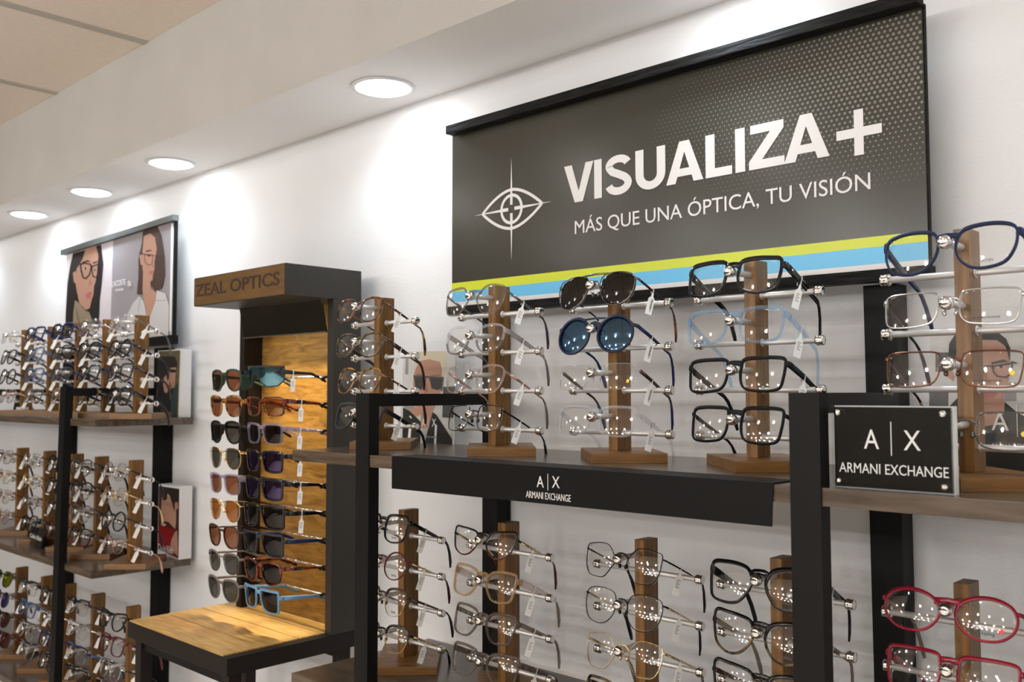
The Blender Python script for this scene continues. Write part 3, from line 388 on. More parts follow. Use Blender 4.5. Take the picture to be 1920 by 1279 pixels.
post('front_post', rk, 0.29, 0.323, 0.29, 0.323, -0.3485, -0.3285, FL, 0.0); post('back_post', rk, 0.25, 0.287, 0.25, 0.287, -0.0375, -0.0025, FL, 0.0)
lr = thing('shelving_rack', 'black steel rack with walnut shelves at far left under the portrait poster', 'shelving')
post('front_post', lr, -2.5440, -2.5090, -2.6020, -2.5690, -0.2895, -0.2695, FL, 0.0187)
rail(lr, -2.5430, -2.5095, -0.2694, -2.5350, -2.5000, -0.036, -0.006, 0.0150)
post('back_post', lr, -2.5460, -2.4985, -2.5350, -2.4960, -0.0375, -0.0025, FL, 0.127)
post('front_post', lr, -3.2850, -3.2500, -3.2850, -3.2500, -0.2895, -0.2695, FL, 0.015)
rail(lr, -3.2840, -3.2505, -0.2694, -3.2100, -3.1750, -0.036, -0.006, 0.0145)
post('back_post', lr, -3.1950, -3.1560, -3.1950, -3.1560, -0.0375, -0.0025, FL, 0.127)
for z in (LS_TOP, LS_MID, LS_LOW):
    m = MB(); x1 = -2.3585
    m.prism([(-4.2, ZC + z - .0185), (x1, ZC + z - .0185), (x1, ZC + z), (-4.2, ZC + z)], -0.2745, -0.0150); m.build('shelf', 'walnut', lr)

# ------------------------------------------------------------------ sunglasses tower with canopy and tray
tw = thing('sunglasses_tower', 'freestanding sunglasses display tower with gold wood back and canopy', 'display tower', (0, 0, 0))
TX0, TX1 = -1.944, -1.581
can = boxo('canopy', 'tower_metal', tw, TX0, TX1, -0.2345, -0.0505, ZC + .1925, ZC + .2555, 0.0008)
m = MB(); m.prism([(TX0 + .002, ZC + .194), (TX1 - .0015, ZC + .194), (TX1 - .0015, ZC + .2538), (TX0 + .002, ZC + .2538)], -0.2362, -0.2347); m.build('fascia', 'gold_fascia', can)
text('lettering', 'ZEAL OPTICS', 'letter_dark', can, -1.936, -1.599, ZC + .2125, ZC + .2400, -0.2364, 0.016, 0.0004)
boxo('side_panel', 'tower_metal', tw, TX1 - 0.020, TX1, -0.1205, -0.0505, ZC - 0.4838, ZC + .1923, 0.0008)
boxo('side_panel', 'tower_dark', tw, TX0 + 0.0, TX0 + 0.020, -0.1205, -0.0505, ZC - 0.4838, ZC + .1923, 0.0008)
boxo('back_board', 'gold_wood', tw, TX0 + .0202, TX1 - .0202, -0.0740, -0.0520, ZC - 0.4838, ZC + .1923)
m = MB(); m.add([(TX0 + .024, -.1365, ZC + .1915), (TX1 - .0205, -.1365, ZC + .1915), (TX1 - .0205, -.1235, ZC + .1270), (TX0 + .022, -.1235, ZC + .1270),
                 (TX0 + .024, -.1335, ZC + .1922), (TX1 - .0205, -.1335, ZC + .1922), (TX1 - .0205, -.1205, ZC + .1277), (TX0 + .022, -.1205, ZC + .1277)],
                [(0, 1, 2, 3), (7, 6, 5, 4), (0, 4, 5, 1), (1, 5, 6, 2), (2, 6, 7, 3), (3, 7, 4, 0)]); mir = m.build('tilted_mirror', 'mirror_glass', tw)
m = MB(); m.box(TX0 + .022, TX1 - .021, -.1255, -.1195, ZC + .1245, ZC + .1272); m.build('chrome_edge', 'chrome', mir)
m = MB(); m.box(TX0 + .06, TX1 - .06, -.1175, -.1090, ZC + .1315, ZC + .1380); m.build('strip_light', 'strip_glow', tw)
ld = D.lights.new('strip_lamp', 'AREA'); ld.shape = 'RECTANGLE'; ld.size = 0.24; ld.size_y = 0.012; ld.spread = math.radians(75); ld.energy = 2.4; ld.color = (1.0, 0.82, 0.55)
link(D.objects.new('strip_lamp', ld), tw, ((TX0 + TX1)/2, -0.1132, ZC + .1312), (math.radians(-6), 0, 0))
tr = boxo('tray', 'tower_dark', tw, TX0 - 0.048, TX1, -0.3480, -0.0505, ZC - .5165, ZC - .4840, 0.001)
bx = [-0.346, -0.262, -0.180, -0.128, -0.076]
for i in range(4):
    boxo('plank', 'tray_wood', tr, TX0 - 0.0465, TX1 - 0.0205, bx[i] + .0012, bx[i + 1] - .0012, ZC - .4839, ZC - .4815)
boxo('under_frame', 'black_metal', tw, TX0 - 0.03, TX1 - 0.012, -0.333, -0.315, ZC - .539, ZC - .521)
boxo('under_frame', 'black_metal', tw, TX0 - 0.03, TX1 - 0.012, -0.085, -0.067, ZC - .539, ZC - .521)
for xx in (TX0 - 0.031, TX1 - 0.036):
    for yy in (-0.338, -0.090): boxo('leg', 'tower_dark', tw, xx, xx + .026, yy, yy + .026, 0, ZC - .5166, 0.001)
m = MB(); m.lathe([(0, .02), (.02, .022), (.5, .018), (.96, .018), (1.0305, .024)], (TX1 - .03, -.30, .0), (0, 0, 1), n=16)
TW_ROWS = [0.034 - 0.0553*i for i in range(9)]
for z in TW_ROWS:
    m = MB(); m.tube([(TX0 + .0204, -.112, ZC + z), (TX1 - .0204, -.112, ZC + z)], .0022, n=8); b = m.build('support_bar', 'chrome', tw)
    m = MB(); m.tube([(TX1 - .052, -.1135, ZC + z - .0035), (TX1 - .046, -.1135, ZC + z - .005), (TX1 - .038, -.1125, ZC + z), (TX1 - .0203, -.112, ZC + z + .001)], [.0022, .0042, .003, .0028], n=8); m.build('end_hook', 'black_metal', b)

# ------------------------------------------------------------------ counter cards, plaques, brand strip
def rel(o, t): o.parent = t; o.matrix_parent_inverse = t.matrix_basis.inverted(); return o
def picture_box(label, x0, x1, y0, y1, z0, z1, polys, word=None):
    t = thing('picture_block', label, 'picture', ((x0 + x1)/2, (y0 + y1)/2, ZC + z0))
    m = MB(); m.box(x0, x1, y0, y1, ZC + z0, ZC + z1, 0, .0006); rel(m.build('block', 'paper', None), t)
    rel(print_face('portrait', polys, y0 - .0004, None), t)
    if word: rel(text('lettering', *word), t)
    return t
picture_box('white picture block of two dark-haired people in green-brown tones on the left top shelf', -2.4965, -2.3715, -0.0500, -0.0060 - .0095, LS_TOP, .1180, P_PAIR)
picture_box('white picture block of a man in a red shirt on the left middle shelf', -2.4770, -2.3545, -0.0500, -0.0155, LS_MID, -.2455, P_RED,
            ('Calvin Klein', 'printwhite', None, -2.470, -2.385, ZC - .424, ZC - .405, -.0515, 0.006))
def board(label, x0, x1, y, z0, z1, polys, words):
    t = thing('portrait_card', label, 'picture', ((x0 + x1)/2, y, ZC + z0))
    m = MB(); m.box(x0, x1, y, y + .004, ZC + z0, ZC + z1); rel(m.build('card', 'paper', None), t)
    rel(print_face('portrait', polys, y - .0004, None), t)
    for a in words: rel(text('lettering', *a), t)
    m = MB(); xm = (x0 + x1)/2; m.prism([(xm - .012, ZC + z0), (xm + .012, ZC + z0), (xm + .008, ZC + z0 + .09), (xm - .008, ZC + z0 + .09)], y + .0042, y + .007); rel(m.build('easel_back', 'ink_grey', None), t)
Yb = -.0495
board('portrait card of a blond person in dark sunglasses behind the black shelf frame', -1.4480, -1.2960, -.0492, SH_TOP, .0825, P_BLOND,
      [('A', 'printwhite', None, -1.3850, -1.3740, ZC - .065, ZC - .0485, -.0515, .0), ('X', 'printwhite', None, -1.3560, -1.3440, ZC - .064, ZC - .0485, -.0515, .0), ('|', 'printwhite', None, -1.3660, -1.3653, ZC - .067, ZC - .044, -.0515, 0),
       ('ARMANI EXCHANGE', 'shirtgrey', None, -1.3860, -1.3420, ZC - .0855, ZC - .0820, -.0515, 0)])
board('portrait card of a man in black glasses behind the rightmost upper stand', -0.4120, -0.2520, -.0892, SH_TOP, .0715, P_MAN,
      [('A', 'printwhite', None, -.3480, -.3300, ZC - .0430, ZC - .0220, -.0915, .0), ('X', 'printwhite', None, -.3120, -.2940, ZC - .0430, ZC - .0220, -.0915, .0), ('|', 'printwhite', None, -.3215, -.3208, ZC - .0500, ZC - .0130, -.0915, 0),
       ('ARMANI EXCHANGE', 'printwhite', None, -.3490, -.2870, ZC - .0640, ZC - .0575, -.0915, 0)])
st = thing('shelf_strip', 'black metal strip with white lettering clipped over the long shelf edge', 'shelf strip', (-0.797, -0.348, ZC - .14))
m = MB(); m.prism([(-1.1105, ZC - .1425), (-.4870, ZC - .1395), (-.4848, ZC - .0940), (-1.1105, ZC - .0940)], -.3484, -.3468); m.box(-1.1105, -.4848, -.3468, -.296, ZC - .0952, ZC - .0940); rel(m.build('bent_plate', 'black_strip', None), st)
ys = -.3486
for a in (('A', -.8165, -.8045, -.1205, -.1062, .004), ('X', -.7905, -.7780, -.1195, -.1050, .004), ('ARMANI EXCHANGE', -.8355, -.7597, -.1352, -.1265, .002)): rel(text('lettering', a[0], 'sign_white', None, a[1], a[2], ZC + a[3], ZC + a[4], ys, 0.0), st)
m = MB(); m.box(-.7980, -.7972, ys - .0006, ys, ZC - .1235, ZC - .1025); rel(m.build('dividing_line', 'sign_white', None), st)
ac = thing('acrylic_sign', 'clear acrylic block sign with black insert standing on the shelf edge', 'sign', (-0.367, -.325, ZC + SH_TOP))
AX0, AX1, AZ0, AZ1, AY = -.4268, -.3105, SH_TOP, -.0130, -.3330
m = MB(); m.box(AX0, AX1, AY, AY + .0035, ZC + AZ0, ZC + AZ1); rel(m.build('front_plate', 'acrylic', None), ac)
m = MB(); m.box(AX0, AX1, AY + .0075, AY + .0165, ZC + AZ0, ZC + AZ1); rel(m.build('back_plate', 'acrylic_edge', None), ac)
m = MB(); m.box(AX0 + .0012, AX1 - .0016, AY + .0037, AY + .0073, ZC + AZ0 + .0014, ZC + AZ1 - .0014); rel(m.build('insert', 'gloss_black', None), ac)
ya = AY + .0036
for a in (('A', -.3950, -.3800, -.0555, -.0365, .004), ('X', -.3560, -.3400, -.0555, -.0365, .004), ('ARMANI EXCHANGE', -.4210, -.3150, -.0800, -.0700, .002)): rel(text('lettering', a[0], 'sticker_white', None, a[1], a[2], ZC + a[3], ZC + a[4], ya, 0.0, .0005), ac)
m = MB(); m.box(-.3684, -.3676, ya - .0005, ya, ZC - .0615, ZC - .0285); rel(m.build('dividing_line', 'sticker_white', None), ac)
for x in (AX0 + .0070, AX1 - .0070):
    for z in (AZ0 + .0070, AZ1 - .0070):
        m = MB(); m.lathe([(0, .0030), (.0015, .0033), (.004, .0028)], (x, AY - .0002, ZC + z), (0, -1, 0), n=16); rel(m.build('standoff_cap', 'chrome', None), ac)
def plaque(label, x, y, z, w, h, yaw, word):
    t = thing('name_plaque', label, 'sign', (x, y, ZC + z), (0, 0, yaw))
    m = MB(); m.add([(-w/2, 0, 0), (w/2, 0, 0), (w/2, .012, h), (-w/2, .012, h), (-w/2, .008, 0), (w/2, .008, 0), (w/2, .020, h), (-w/2, .020, h)], [(0, 1, 2, 3), (7, 6, 5, 4), (0, 4, 5, 1), (1, 5, 6, 2), (2, 6, 7, 3), (3, 7, 4, 0)]); b = m.build('block', 'gloss_black', t)
    if word:
        o = text('lettering', word, 'sign_white', t, -w*.40, w*.40, h*.38, h*.62, 0, .004); o.rotation_euler = (math.atan2(-.012, h)*1, 0, 0); o.location = (0, -.0006, 0)
plaque('small black name plaque at the front of the left middle shelf', -2.874, -.228, LS_MID, .135, .050, math.radians(-4), 'Calvin Klein')
plaque('small black name plaque at the left end of the left top shelf', -3.25, -.150, LS_TOP, .118, .074, math.radians(0), None)
t = thing('small_carton', 'tiny white carton beside the black plaque on the left top shelf', 'box', (-3.155, -.172, ZC + LS_TOP))
boxo('carton', 'paper', t, -.020, .020, -.012, .012, 0.0002, .022, .0008)
# ------------------------------------------------------------------ eyeglass display stands
ST_H = 0.265
def make_stand(x, y, z, label, group, base_turn=0.0, yaw=0.0):
    t = thing('eyeglass_stand', label, 'display stand', (x, y, ZC + z), (0, 0, yaw), group)
    m = MB(); m.box(-.0520, .0520, -.0745, .0745, 0, .0135, 0, .0006); m.build('base', 'oak_flat', t, (0, .004, 0), (0, 0, math.radians(45) + base_turn))
    m = MB(); m.box(-.0078, .0078, -.0165, .0165, .0136, ST_H, 0, .0004); m.build('post', 'oak', t)
    for k in range(4):
        zr = ST_H - .045 - .0605*k
        m = MB(); m.tube([(-.0865, 0, zr), (.0865, 0, zr)], .0036, n=12)
        for s in (-1, 1): m.lathe([(.0072, .0054), (.0085, .0054), (.0088, .0037)], (0, 0, zr), (s, 0, 0), n=14)
        r = m.build('rod', 'aluminium', t)
        for s in (-1, 1):
            m = MB(); m.lathe([(.0800, .0045), (.0815, .0064), (.0835, .0068), (.0855, .0064), (.0865, .0058), (.0885, .0064), (.0905, .0060), (.0908, .0040)], (0, 0, zr), (s, 0, 0), n=18); m.build('end_cap', 'chrome', r)
        zp = ST_H - .0195 - .0610*k
        m = MB(); m.tube([(0, -.0160, zp), (0, -.0600, zp)], .0040, n=12); g = m.build('peg', 'aluminium', t)
        m = MB(); m.lathe([(.0590, .0042), (.0600, .0064), (.0635, .0072), (.0675, .0068), (.0700, .0050), (.0706, .0030)], (0, 0, zp), (0, -1, 0), n=18); m.build('knob', 'chrome', g)
    return t

# ------------------------------------------------------------------ eyewear
SHAPES = {   # unit outlines, +x is the temple side, clockwise from the nose-side top
 'round': [(math.cos(PI*(1 - i/6)), math.sin(PI*(1 - i/6))) for i in range(12)],
 'rect': [(-.93, .55), (-.80, .90), (-.2, .98), (.5, 1), (.93, .92), (1, .55), (.96, -.2), (.84, -.82), (.4, -1), (-.2, -1), (-.70, -.85), (-.92, -.30)],
 'square': [(-.95, .45), (-.84, .88), (-.3, 1), (.4, 1), (.90, .92), (1, .5), (.97, -.2), (.82, -.80), (.3, -1), (-.25, -1), (-.74, -.74), (-.93, -.2)],
 'panto': [(-.95, .35), (-.78, .80), (-.25, .98), (.4, 1), (.88, .82), (1, .35), (.92, -.25), (.65, -.78), (.1, -1), (-.40, -.94), (-.78, -.58), (-.95, -.1)],
 'oval': [(-1, .05), (-.82, .60), (-.35, .93), (.25, 1), (.78, .75), (1, .25), (.92, -.35), (.55, -.84), (0, -1), (-.5, -.88), (-.85, -.48)],
 'pilot': [(-.92, .35), (-.75, .85), (-.2, 1), (.4, .98), (.88, .78), (1, .3), (.93, -.3), (.62, -.82), (.05, -1), (-.45, -.80), (-.76, -.35)],
 'cat': [(-.94, .20), (-.74, .68), (-.2, .86), (.4, .95), (.95, 1.02), (1.05, .70), (.94, 0), (.72, -.62), (.15, -1), (-.4, -.92), (-.78, -.50), (-.93, -.1)],
 'butterfly': [(-.90, .25), (-.66, .74), (-.1, .94), (.5, .99), (.98, .95), (1.05, .55), (1.0, -.15), (.84, -.78), (.2, -1), (-.35, -.92), (-.70, -.48), (-.86, -.1)],
 'geo': [(-.94, .05), (-.74, .52), (-.40, .92), (.1, 1), (.66, .93), (.98, .80), (1.0, .3), (.92, -.35), (.62, -.88), (.05, -1), (-.36, -.94), (-.72, -.45)],
 'flat': [(-.95, .70), (-.90, .97), (-.2, 1), (.5, 1), (.98, 1), (1.03, .75), (.98, -.2), (.88, -.86), (.4, -1), (-.2, -.97), (-.66, -.72), (-.88, -.1)],
}
def outline(shape, w, h, sub=4):
    P = [Vector((x*w/2, z*h/2)) for x, z in SHAPES[shape]]; n = len(P); out = []
    for i in range(n):
        a, b, c, d = P[i - 1], P[i], P[(i + 1) % n], P[(i + 2) % n]
        for q in range(sub):
            t = q/sub; out.append(0.5*((2*b) + (c - a)*t + (2*a - 5*b + 4*c - d)*t*t + (3*b - a - 3*c + d)*t**3))
    return out
WIDE = 1.06
TILT = math.radians(25)
def eyewear(name, label, cat, loc, rot, group, shape='panto', w=50, h=40, br=18, t=2.6, mat='black', mat2=None, lens_mat='lens_clear', arm=None, armh=7, tip=None, metal=False, rimless=False, half=False,
            double=False, tagged=True, print_=None, dot=None, detail=True, shield=False, side=False, bend=95, wrap=5.0, armw=3.0, droop=0, pads=None, pan=.17):
    w *= WIDE
    """eyewear in mm: origin under the bridge, arms run to +y"""
    T = thing(name, label, cat, loc, rot, group); K = 0.001
    arm = arm or mat; armw = 1.6 if metal and armw == 3.0 and armh < 4 else armw
    sub = 4 if detail else 3
    zc = -.25*h + (1.0 if metal else 0); cx = br/2 + w/2
    def wy(x): return wrap*(x/70.0)**2
    fr = MB(); d = 1.5 if metal else (3.6 if t > 2 else 2.4)
    if rimless: d = 1.6
    ol = outline(shape, w, h, sub); n = len(ol)
    for s in (1, -1):
        if shield: break
        path = []; secs = []; C3 = [(s*(cx + p.x), zc + p.y) for p in ol]
        V = []; F = []; MI = []
        sec = [(0, -.5), (.15, -.5), (.85, -.42), (1, -.2), (1, .2), (.85, .42), (.15, .5), (0, .5)] if detail else [(0, -.5), (1, -.4), (1, .4), (0, .5)]
        ks = len(sec)
        for i in range(n):
            p = ol[i]; tg = ol[(i + 1) % n] - ol[i - 1]; tg.normalize(); nn = Vector((-tg.y, tg.x))
            if nn.dot(p) < 0: nn = -nn
            tt = t*(1 + (.55*max(0, nn.y) if not metal else 0) + (.35 if (half and nn.y > .15) else 0)*3)
            if half and nn.y <= .15: tt = .8
            dd = d*(.6 if half and nn.y <= .15 else 1)
            for a, b in sec:
                q = p + nn*(a*tt - .3); x = s*(cx + q.x); V.append((x*K, (wy(x) + b*dd)*K, (zc + q.y)*K))
        for i in range(n):
            j = (i + 1) % n
            for q in range(ks):
                F.append((i*ks + q, i*ks + (q + 1) % ks, j*ks + (q + 1) % ks, j*ks + q))
        b0 = len(fr.v); fr.v += V
        for qi, f in enumerate(F):
            fr.f.append([b0 + e for e in f]); fr.sm.append(True)
            i = qi//ks; fr.m.append(1 if (mat2 and (ol[i].y < .12*h if half else ol[i].y < -.05*h)) else 0)
    def pick(ux, uz):
        return min(ol, key=lambda p: (p.x/(w/2) - ux)**2 + (p.y/(h/2) - uz)**2)
    a = pick(-1, .42 if metal or rimless else .66) if not double else pick(-1, .25)
    bh, bt = (1.0, 1.0) if metal or rimless else (max(1.7, t*1.15), d*.45)
    hz = zc + a.y; xb = cx + a.x
    def rsec(ww, hh): return [(-ww, -hh*.6), (-ww*.6, -hh), (ww*.6, -hh), (ww, -hh*.6), (ww, hh*.6), (ww*.6, hh), (-ww*.6, hh), (-ww, hh*.6)]
    if not shield:
        z1 = max(hz + 1.0, bh + .6); fr.sweep([(-xb*K, wy(xb)*K, hz*K), (-xb*.45*K, -.4*K, z1*K), (0, -.7*K, (z1 + .4)*K), (xb*.45*K, -.4*K, z1*K), (xb*K, wy(xb)*K, hz*K)], [rsec(bt*K, bh*1.25*K), rsec(bt*K, bh*K), rsec(bt*K, bh*.95*K), rsec(bt*K, bh*K), rsec(bt*K, bh*1.25*K)])
        if double:
            tp = pick(-.45, 1); x2 = cx + tp.x; z2 = zc + tp.y + .3
            fr.sweep([(-x2*K, wy(x2)*K, z2*K), (0, -.6*K, (z2 + .6)*K), (x2*K, wy(x2)*K, z2*K)], [rsec(1.0*K, 1.1*K)]*3)
    # end pieces and arms
    e = pick(1, .62); xo = cx + e.x + (t*.6 if not rimless else 0); zt = zc + e.y; xh = cx + w/2 + t + 2.2
    if shield: xo, xh, zt = 62, 68, 3
    eh = min(armh, 9)*.5
    for s in (1, -1):
        fr.sweep([((s*(xo - 1.2))*K, wy(xo)*K, zt*K), (s*(xo + .6*(xh - xo))*K, (wy(xo) + 1.2)*K, zt*K), (s*xh*K, (wy(xo) + 5.5)*K, zt*K), (s*xh*K, (wy(xo) + 9)*K, zt*K)], [rsec(min(1.6, armw*.5)*K, eh*.9*K)]*2 + [rsec(armw*.5*K, eh*K)]*2)
    if (metal or rimless) if pads is None else pads:
        for s in (1, -1):
            fr.tube([(s*(xb - .2)*K, (wy(xb) + .6)*K, (zc + .12*h)*K), (s*(xb - 1.2)*K, 4.5*K, (zc + .02*h)*K), (s*(br*.5 - 3.0)*K, 6.0*K, (zc - .02*h)*K)], .5*K, n=5)
            fr.lathe([(-3.6*K, .8*K), (-2.4*K, 2.0*K), (0, 2.5*K), (2.4*K, 2.0*K), (3.6*K, .8*K)], (s*(br*.5 - 3.0)*K, 6.2*K, (zc - .06*h)*K), (s*.35, .25, 1), 0, 8)
    mm = [mat] + ([mat2] if mat2 else [])
    if shield:
        N_ = 16
        for zz, hh in ((13.5, 1.7),):
            fr.sweep([((-64 + 128*i/N_)*K, 30*((-1 + 2*i/N_)**2)*K, zz*K) for i in range(N_ + 1)], [rsec(1.6*K, hh*K)]*(N_ + 1))
        low = [(-64, 8), (-61, -14), (-50, -25), (-30, -27), (-16, -18), (-9, -4), (0, 0), (9, -4), (16, -18), (30, -27), (50, -25), (61, -14), (64, 8)]
        fr.sweep([(x*K, 30*(x/64)**2*K, z*K) for x, z in low], [rsec(1.3*K, 1.3*K)]*len(low))
    if side:
        for s in (1, -1):
            x = xh - 1; fr.add([(s*x*K, (wy(x) - 1 + q[0])*K, (zt + q[1])*K) for q in ((0, 2), (34, 1), (30, -14), (20, -25), (6, -31), (0, -31))] + [(s*(x - 1.5)*K, (wy(x) - 1 + q[0])*K, (zt + q[1])*K) for q in ((0, 2), (34, 1), (30, -14), (20, -25), (6, -31), (0, -31))],
                           [list(range(6)), list(range(11, 5, -1))] + [[i, i + 6, (i + 1) % 6 + 6, (i + 1) % 6] for i in range(6)])
    fr.build('front_frame', mm, T)
    # lenses
    if shield:
        L_ = MB(); up = [(-63, 13)] + [(-63 + 126*i/12, 13) for i in range(1, 12)] + [(63, 13)]
        V = [(x*K, (30*(x/64)**2 - .5)*K, z*K) for x, z in up] + [(x*K, (30*(x/64)**2 - .5)*K, z*K) for x, z in low]
        V2 = [(a_, b_ + .0018, c_) for a_, b_, c_ in V]; q = len(up)
        L_.add(V + V2, [[i, i + 1, q + i + 1, q + i] for i in range(q - 1)] + [[2*q + q + i, 2*q + q + i + 1, 2*q + i + 1, 2*q + i] for i in range(q - 1)], 0, True); L_.build('lens', lens_mat, T)
    else:
        for s in (1, -1):
            L_ = MB(); V = []; rings = (0, .4, .7, .9, 1.0)
            for face_ in (0, 1):
                for rr in rings:
                    for p in (ol if rr else [Vector((0, 0))]):
                        x = s*(cx + p.x*rr*.995); r2 = (p.x*rr)**2 + (p.y*rr)**2
                        V.append((x*K, (wy(x) - 1.1 + r2/220.0 + face_*1.6 - .6)*K, (zc + p.y*rr*.995)*K))
            F = []; per = 1 + 4*n
            for face_ in (0, 1):
                o = face_*per
                F += [(o, o + 1 + i, o + 1 + (i + 1) % n) for i in range(n)]
                for g in range(3):
                    F += [(o + 1 + g*n + i, o + 1 + (g + 1)*n + i, o + 1 + (g + 1)*n + (i + 1) % n, o + 1 + g*n + (i + 1) % n) for i in range(n)]
            F += [(1 + 3*n + i, per + 1 + 3*n + i, per + 1 + 3*n + (i + 1) % n, 1 + 3*n + (i + 1) % n) for i in range(n)]
            L_.add(V, F, 0, True); lo = L_.build('lens', lens_mat, T)
            if s == 1 and print_:
                wd = {'kipling': 12, 'COLORTHIN': 20}.get(print_, 26); hh = {'kipling': 4.2, 'COLORTHIN': 3.2}.get(print_, 2.6); x0 = cx - wd*.55 + (4 if print_ == 'kipling' else 0); z0 = zc - h*.40
                text('lens_print', print_, 'ink' if print_ != 'COLORTHIN' else 'ink_grey', lo, x0*K, (x0 + wd)*K, z0*K, (z0 + hh)*K, (wy(cx) - 2.0 + (.3*h)**2/220 - .3)*K, .01, .0002)
            if s == 1 and dot:
                q = MB(); dxx, dzz = dot[1]; px, pz = cx + dxx*w/2, zc + dzz*h/2; q.lathe([(0, 2.6*K), (.25*K, 2.6*K)], (px*K, (wy(px) - 1.75 + ((px - cx)**2 + (pz - zc)**2)/220)*K, pz*K), (0, -1, 0), 0, 18, False); q.build('sticker', dot[0], lo)
    # the front leans against the arms as worn
    def lean(o):
        for v in o.data.vertices: v.co.y -= (v.co.z - zt*K)*pan
        for c in o.children: lean(c)
    for o in T.children: lean(o)
    # arms
    yh = wy(xo) + 9.2
    for s in (1, -1):
        A = MB(); a0 = armh/2.0; wv = armw/2
        P = [(s*xh*K, yh*K, zt*K), (s*(xh + .8)*K, (yh + .35*(bend - yh))*K, zt*K), (s*(xh - .5)*K, bend*K, (zt - .5)*K), (s*(xh - 2)*K, (bend + 9)*K, (zt - 4)*K), (s*(xh - 4)*K, (bend + 20)*K, (zt - 13)*K), (s*(xh - 6.5)*K, (bend + 32)*K, (zt - 27)*K), (s*(xh - 8)*K, (bend + 37)*K, (zt - 35)*K)]
        th = max(1.2, a0*.62) if not metal else 1.0
        tp_ = 3.1 if not metal else 2.9
        if droop: P = [(p[0], p[1], p[2]) for p in P[:4]] + [(P[4][0], (bend + 24)*K, (zt - 8)*K), (P[5][0], (bend + 36)*K, (zt - 13)*K), (P[6][0], (bend + 41)*K, (zt - 15)*K)]
        ha = [a0, a0*.9, th, th if not tip else 1.4, max(th, tp_*.85), tp_, 2.0]; wa = [wv, wv, wv*.85, wv*.85, 1.4, 1.5, 1.1]
        if tip:
            A.sweep(P[:4], [rsec(wa[i]*K, ha[i]*K) for i in range(4)]); ao = A.build('arm', arm, T)
            A = MB(); A.sweep(P[3:], [rsec(max(1.1, wa[i])*K, ha[i]*K) for i in range(3, 7)]); A.build('arm_tip', tip, ao)
        else:
            A.sweep(P, [rsec(wa[i]*K, ha[i]*K) for i in range(7)]); A.build('arm', arm, T)
    if tagged:
        g = MB(); x = xh + wv + .6; y0 = yh + 30; z0 = zt + a0 + .5; tg = random.Random(label).uniform(-.25, .25)
        for xx in (x, xh - wv - .8): g.box((xx - .2)*K, (xx + .2)*K, (y0 - 1.1)*K, (y0 + 1.1)*K, (z0 - 2*a0 - 2)*K, z0*K)
        g.box((xh - wv - .9)*K, (x + .2)*K, (y0 - 1.1)*K, (y0 + 1.1)*K, (z0 - .1)*K, (z0 + .3)*K)
        zb = z0 - 2*a0 - 2
        pr = [(-1.3, 0), (1.3, 0), (1.6, -5), (4.6, -9), (4.6, -33), (-4.6, -33), (-4.6, -9), (-1.6, -5)]
        nx = math.sin(.5 + tg)
        vs = [((x + q[0]*.55 - .2)*K, (y0 + q[0]*.85)*K, (zb + q[1])*K) for q in pr] + [((x + q[0]*.55 + .2)*K, (y0 + q[0]*.85 - .1)*K, (zb + q[1])*K) for q in pr]
        g.add(vs, [list(range(8)), list(range(15, 7, -1))] + [[i, i + 8, (i + 1) % 8 + 8, (i + 1) % 8] for i in range(8)])
        tgo = g.build('price_tag', 'white_plastic', T)
        if tagged == 'word':
            o = text('tag_print', 'VISUALIZA +', 'ink', tgo, 0, .019, 0, .0026, 0, .01, .0002)
            o.matrix_local = Matrix.Translation(((x + .45)*K, (y0 - .6)*K, (zb - 9)*K)) @ Matrix.Rotation(math.radians(57), 4, 'Z') @ Matrix.Rotation(math.radians(90), 4, 'Y')
        elif detail:
            q = MB(); 
            for i in range(5): q.add([((x + a_*.55 + .35)*K, (y0 + a_*.85 - .1)*K, (zb - 12 - 2.4*i - b_)*K) for a_, b_ in ((-2.6, 0), (2.6 - (i % 2)*2, 0), (2.6 - (i % 2)*2, 1.0), (-2.6, 1.0))], [(0, 1, 2, 3)])
            q.build('tag_print', 'ink_grey', tgo)
    return T

rnd = random.Random(5)
def on_stand(S, k, label, cat='eyeglasses', group=None, tilt=0, dx=0, **kw):
    x, y, z = S
    yaw = math.radians(rnd.uniform(-2.5, 2.5)); tl = TILT + math.radians(rnd.uniform(-1.5, 1.5) + tilt)
    name = 'sunglasses' if cat == 'sunglasses' else 'eyeglasses'
    return eyewear(name, label, cat, (x + dx, y - .015 - .0415, ZC + z + ST_H - .0195 - .0610*k + .0042), (-tl, math.radians(rnd.uniform(-1.2, 1.2)), yaw), group, **kw)
# ------------------------------------------------------------------ the long right-hand shelves
SU = [(-1.317, -.200, SH_TOP), (-1.044, -.186, SH_TOP), (-.822, -.165, SH_TOP), (-.6055, -.160, SH_TOP), (-.3310, -.2125, SH_TOP)]
TL = [(-1.277, -.175, SH_LOW), (-1.034, -.175, SH_LOW), (-.778, -.165, SH_LOW), (-.570, -.170, SH_LOW), (-.353, -.175, SH_LOW)]
LP = [(-2.360, -.160, LS_TOP), (-2.555, -.160, LS_TOP), (-2.740, -.160, LS_TOP), (-2.945, -.160, LS_TOP), (-3.160, -.160, LS_TOP)]
LQ = [(-2.375, -.160, LS_MID), (-2.580, -.162, LS_MID), (-2.748, -.162, LS_MID), (-2.952, -.160, LS_MID), (-3.180, -.158, LS_MID)]
LR = [(-2.385, -.155, LS_LOW), (-2.600, -.155, LS_LOW), (-2.795, -.155, LS_LOW), (-2.960, -.155, LS_LOW), (-3.170, -.155, LS_LOW)]
ordn = ['leftmost', 'second from left', 'third from left', 'fourth from left', 'rightmost']
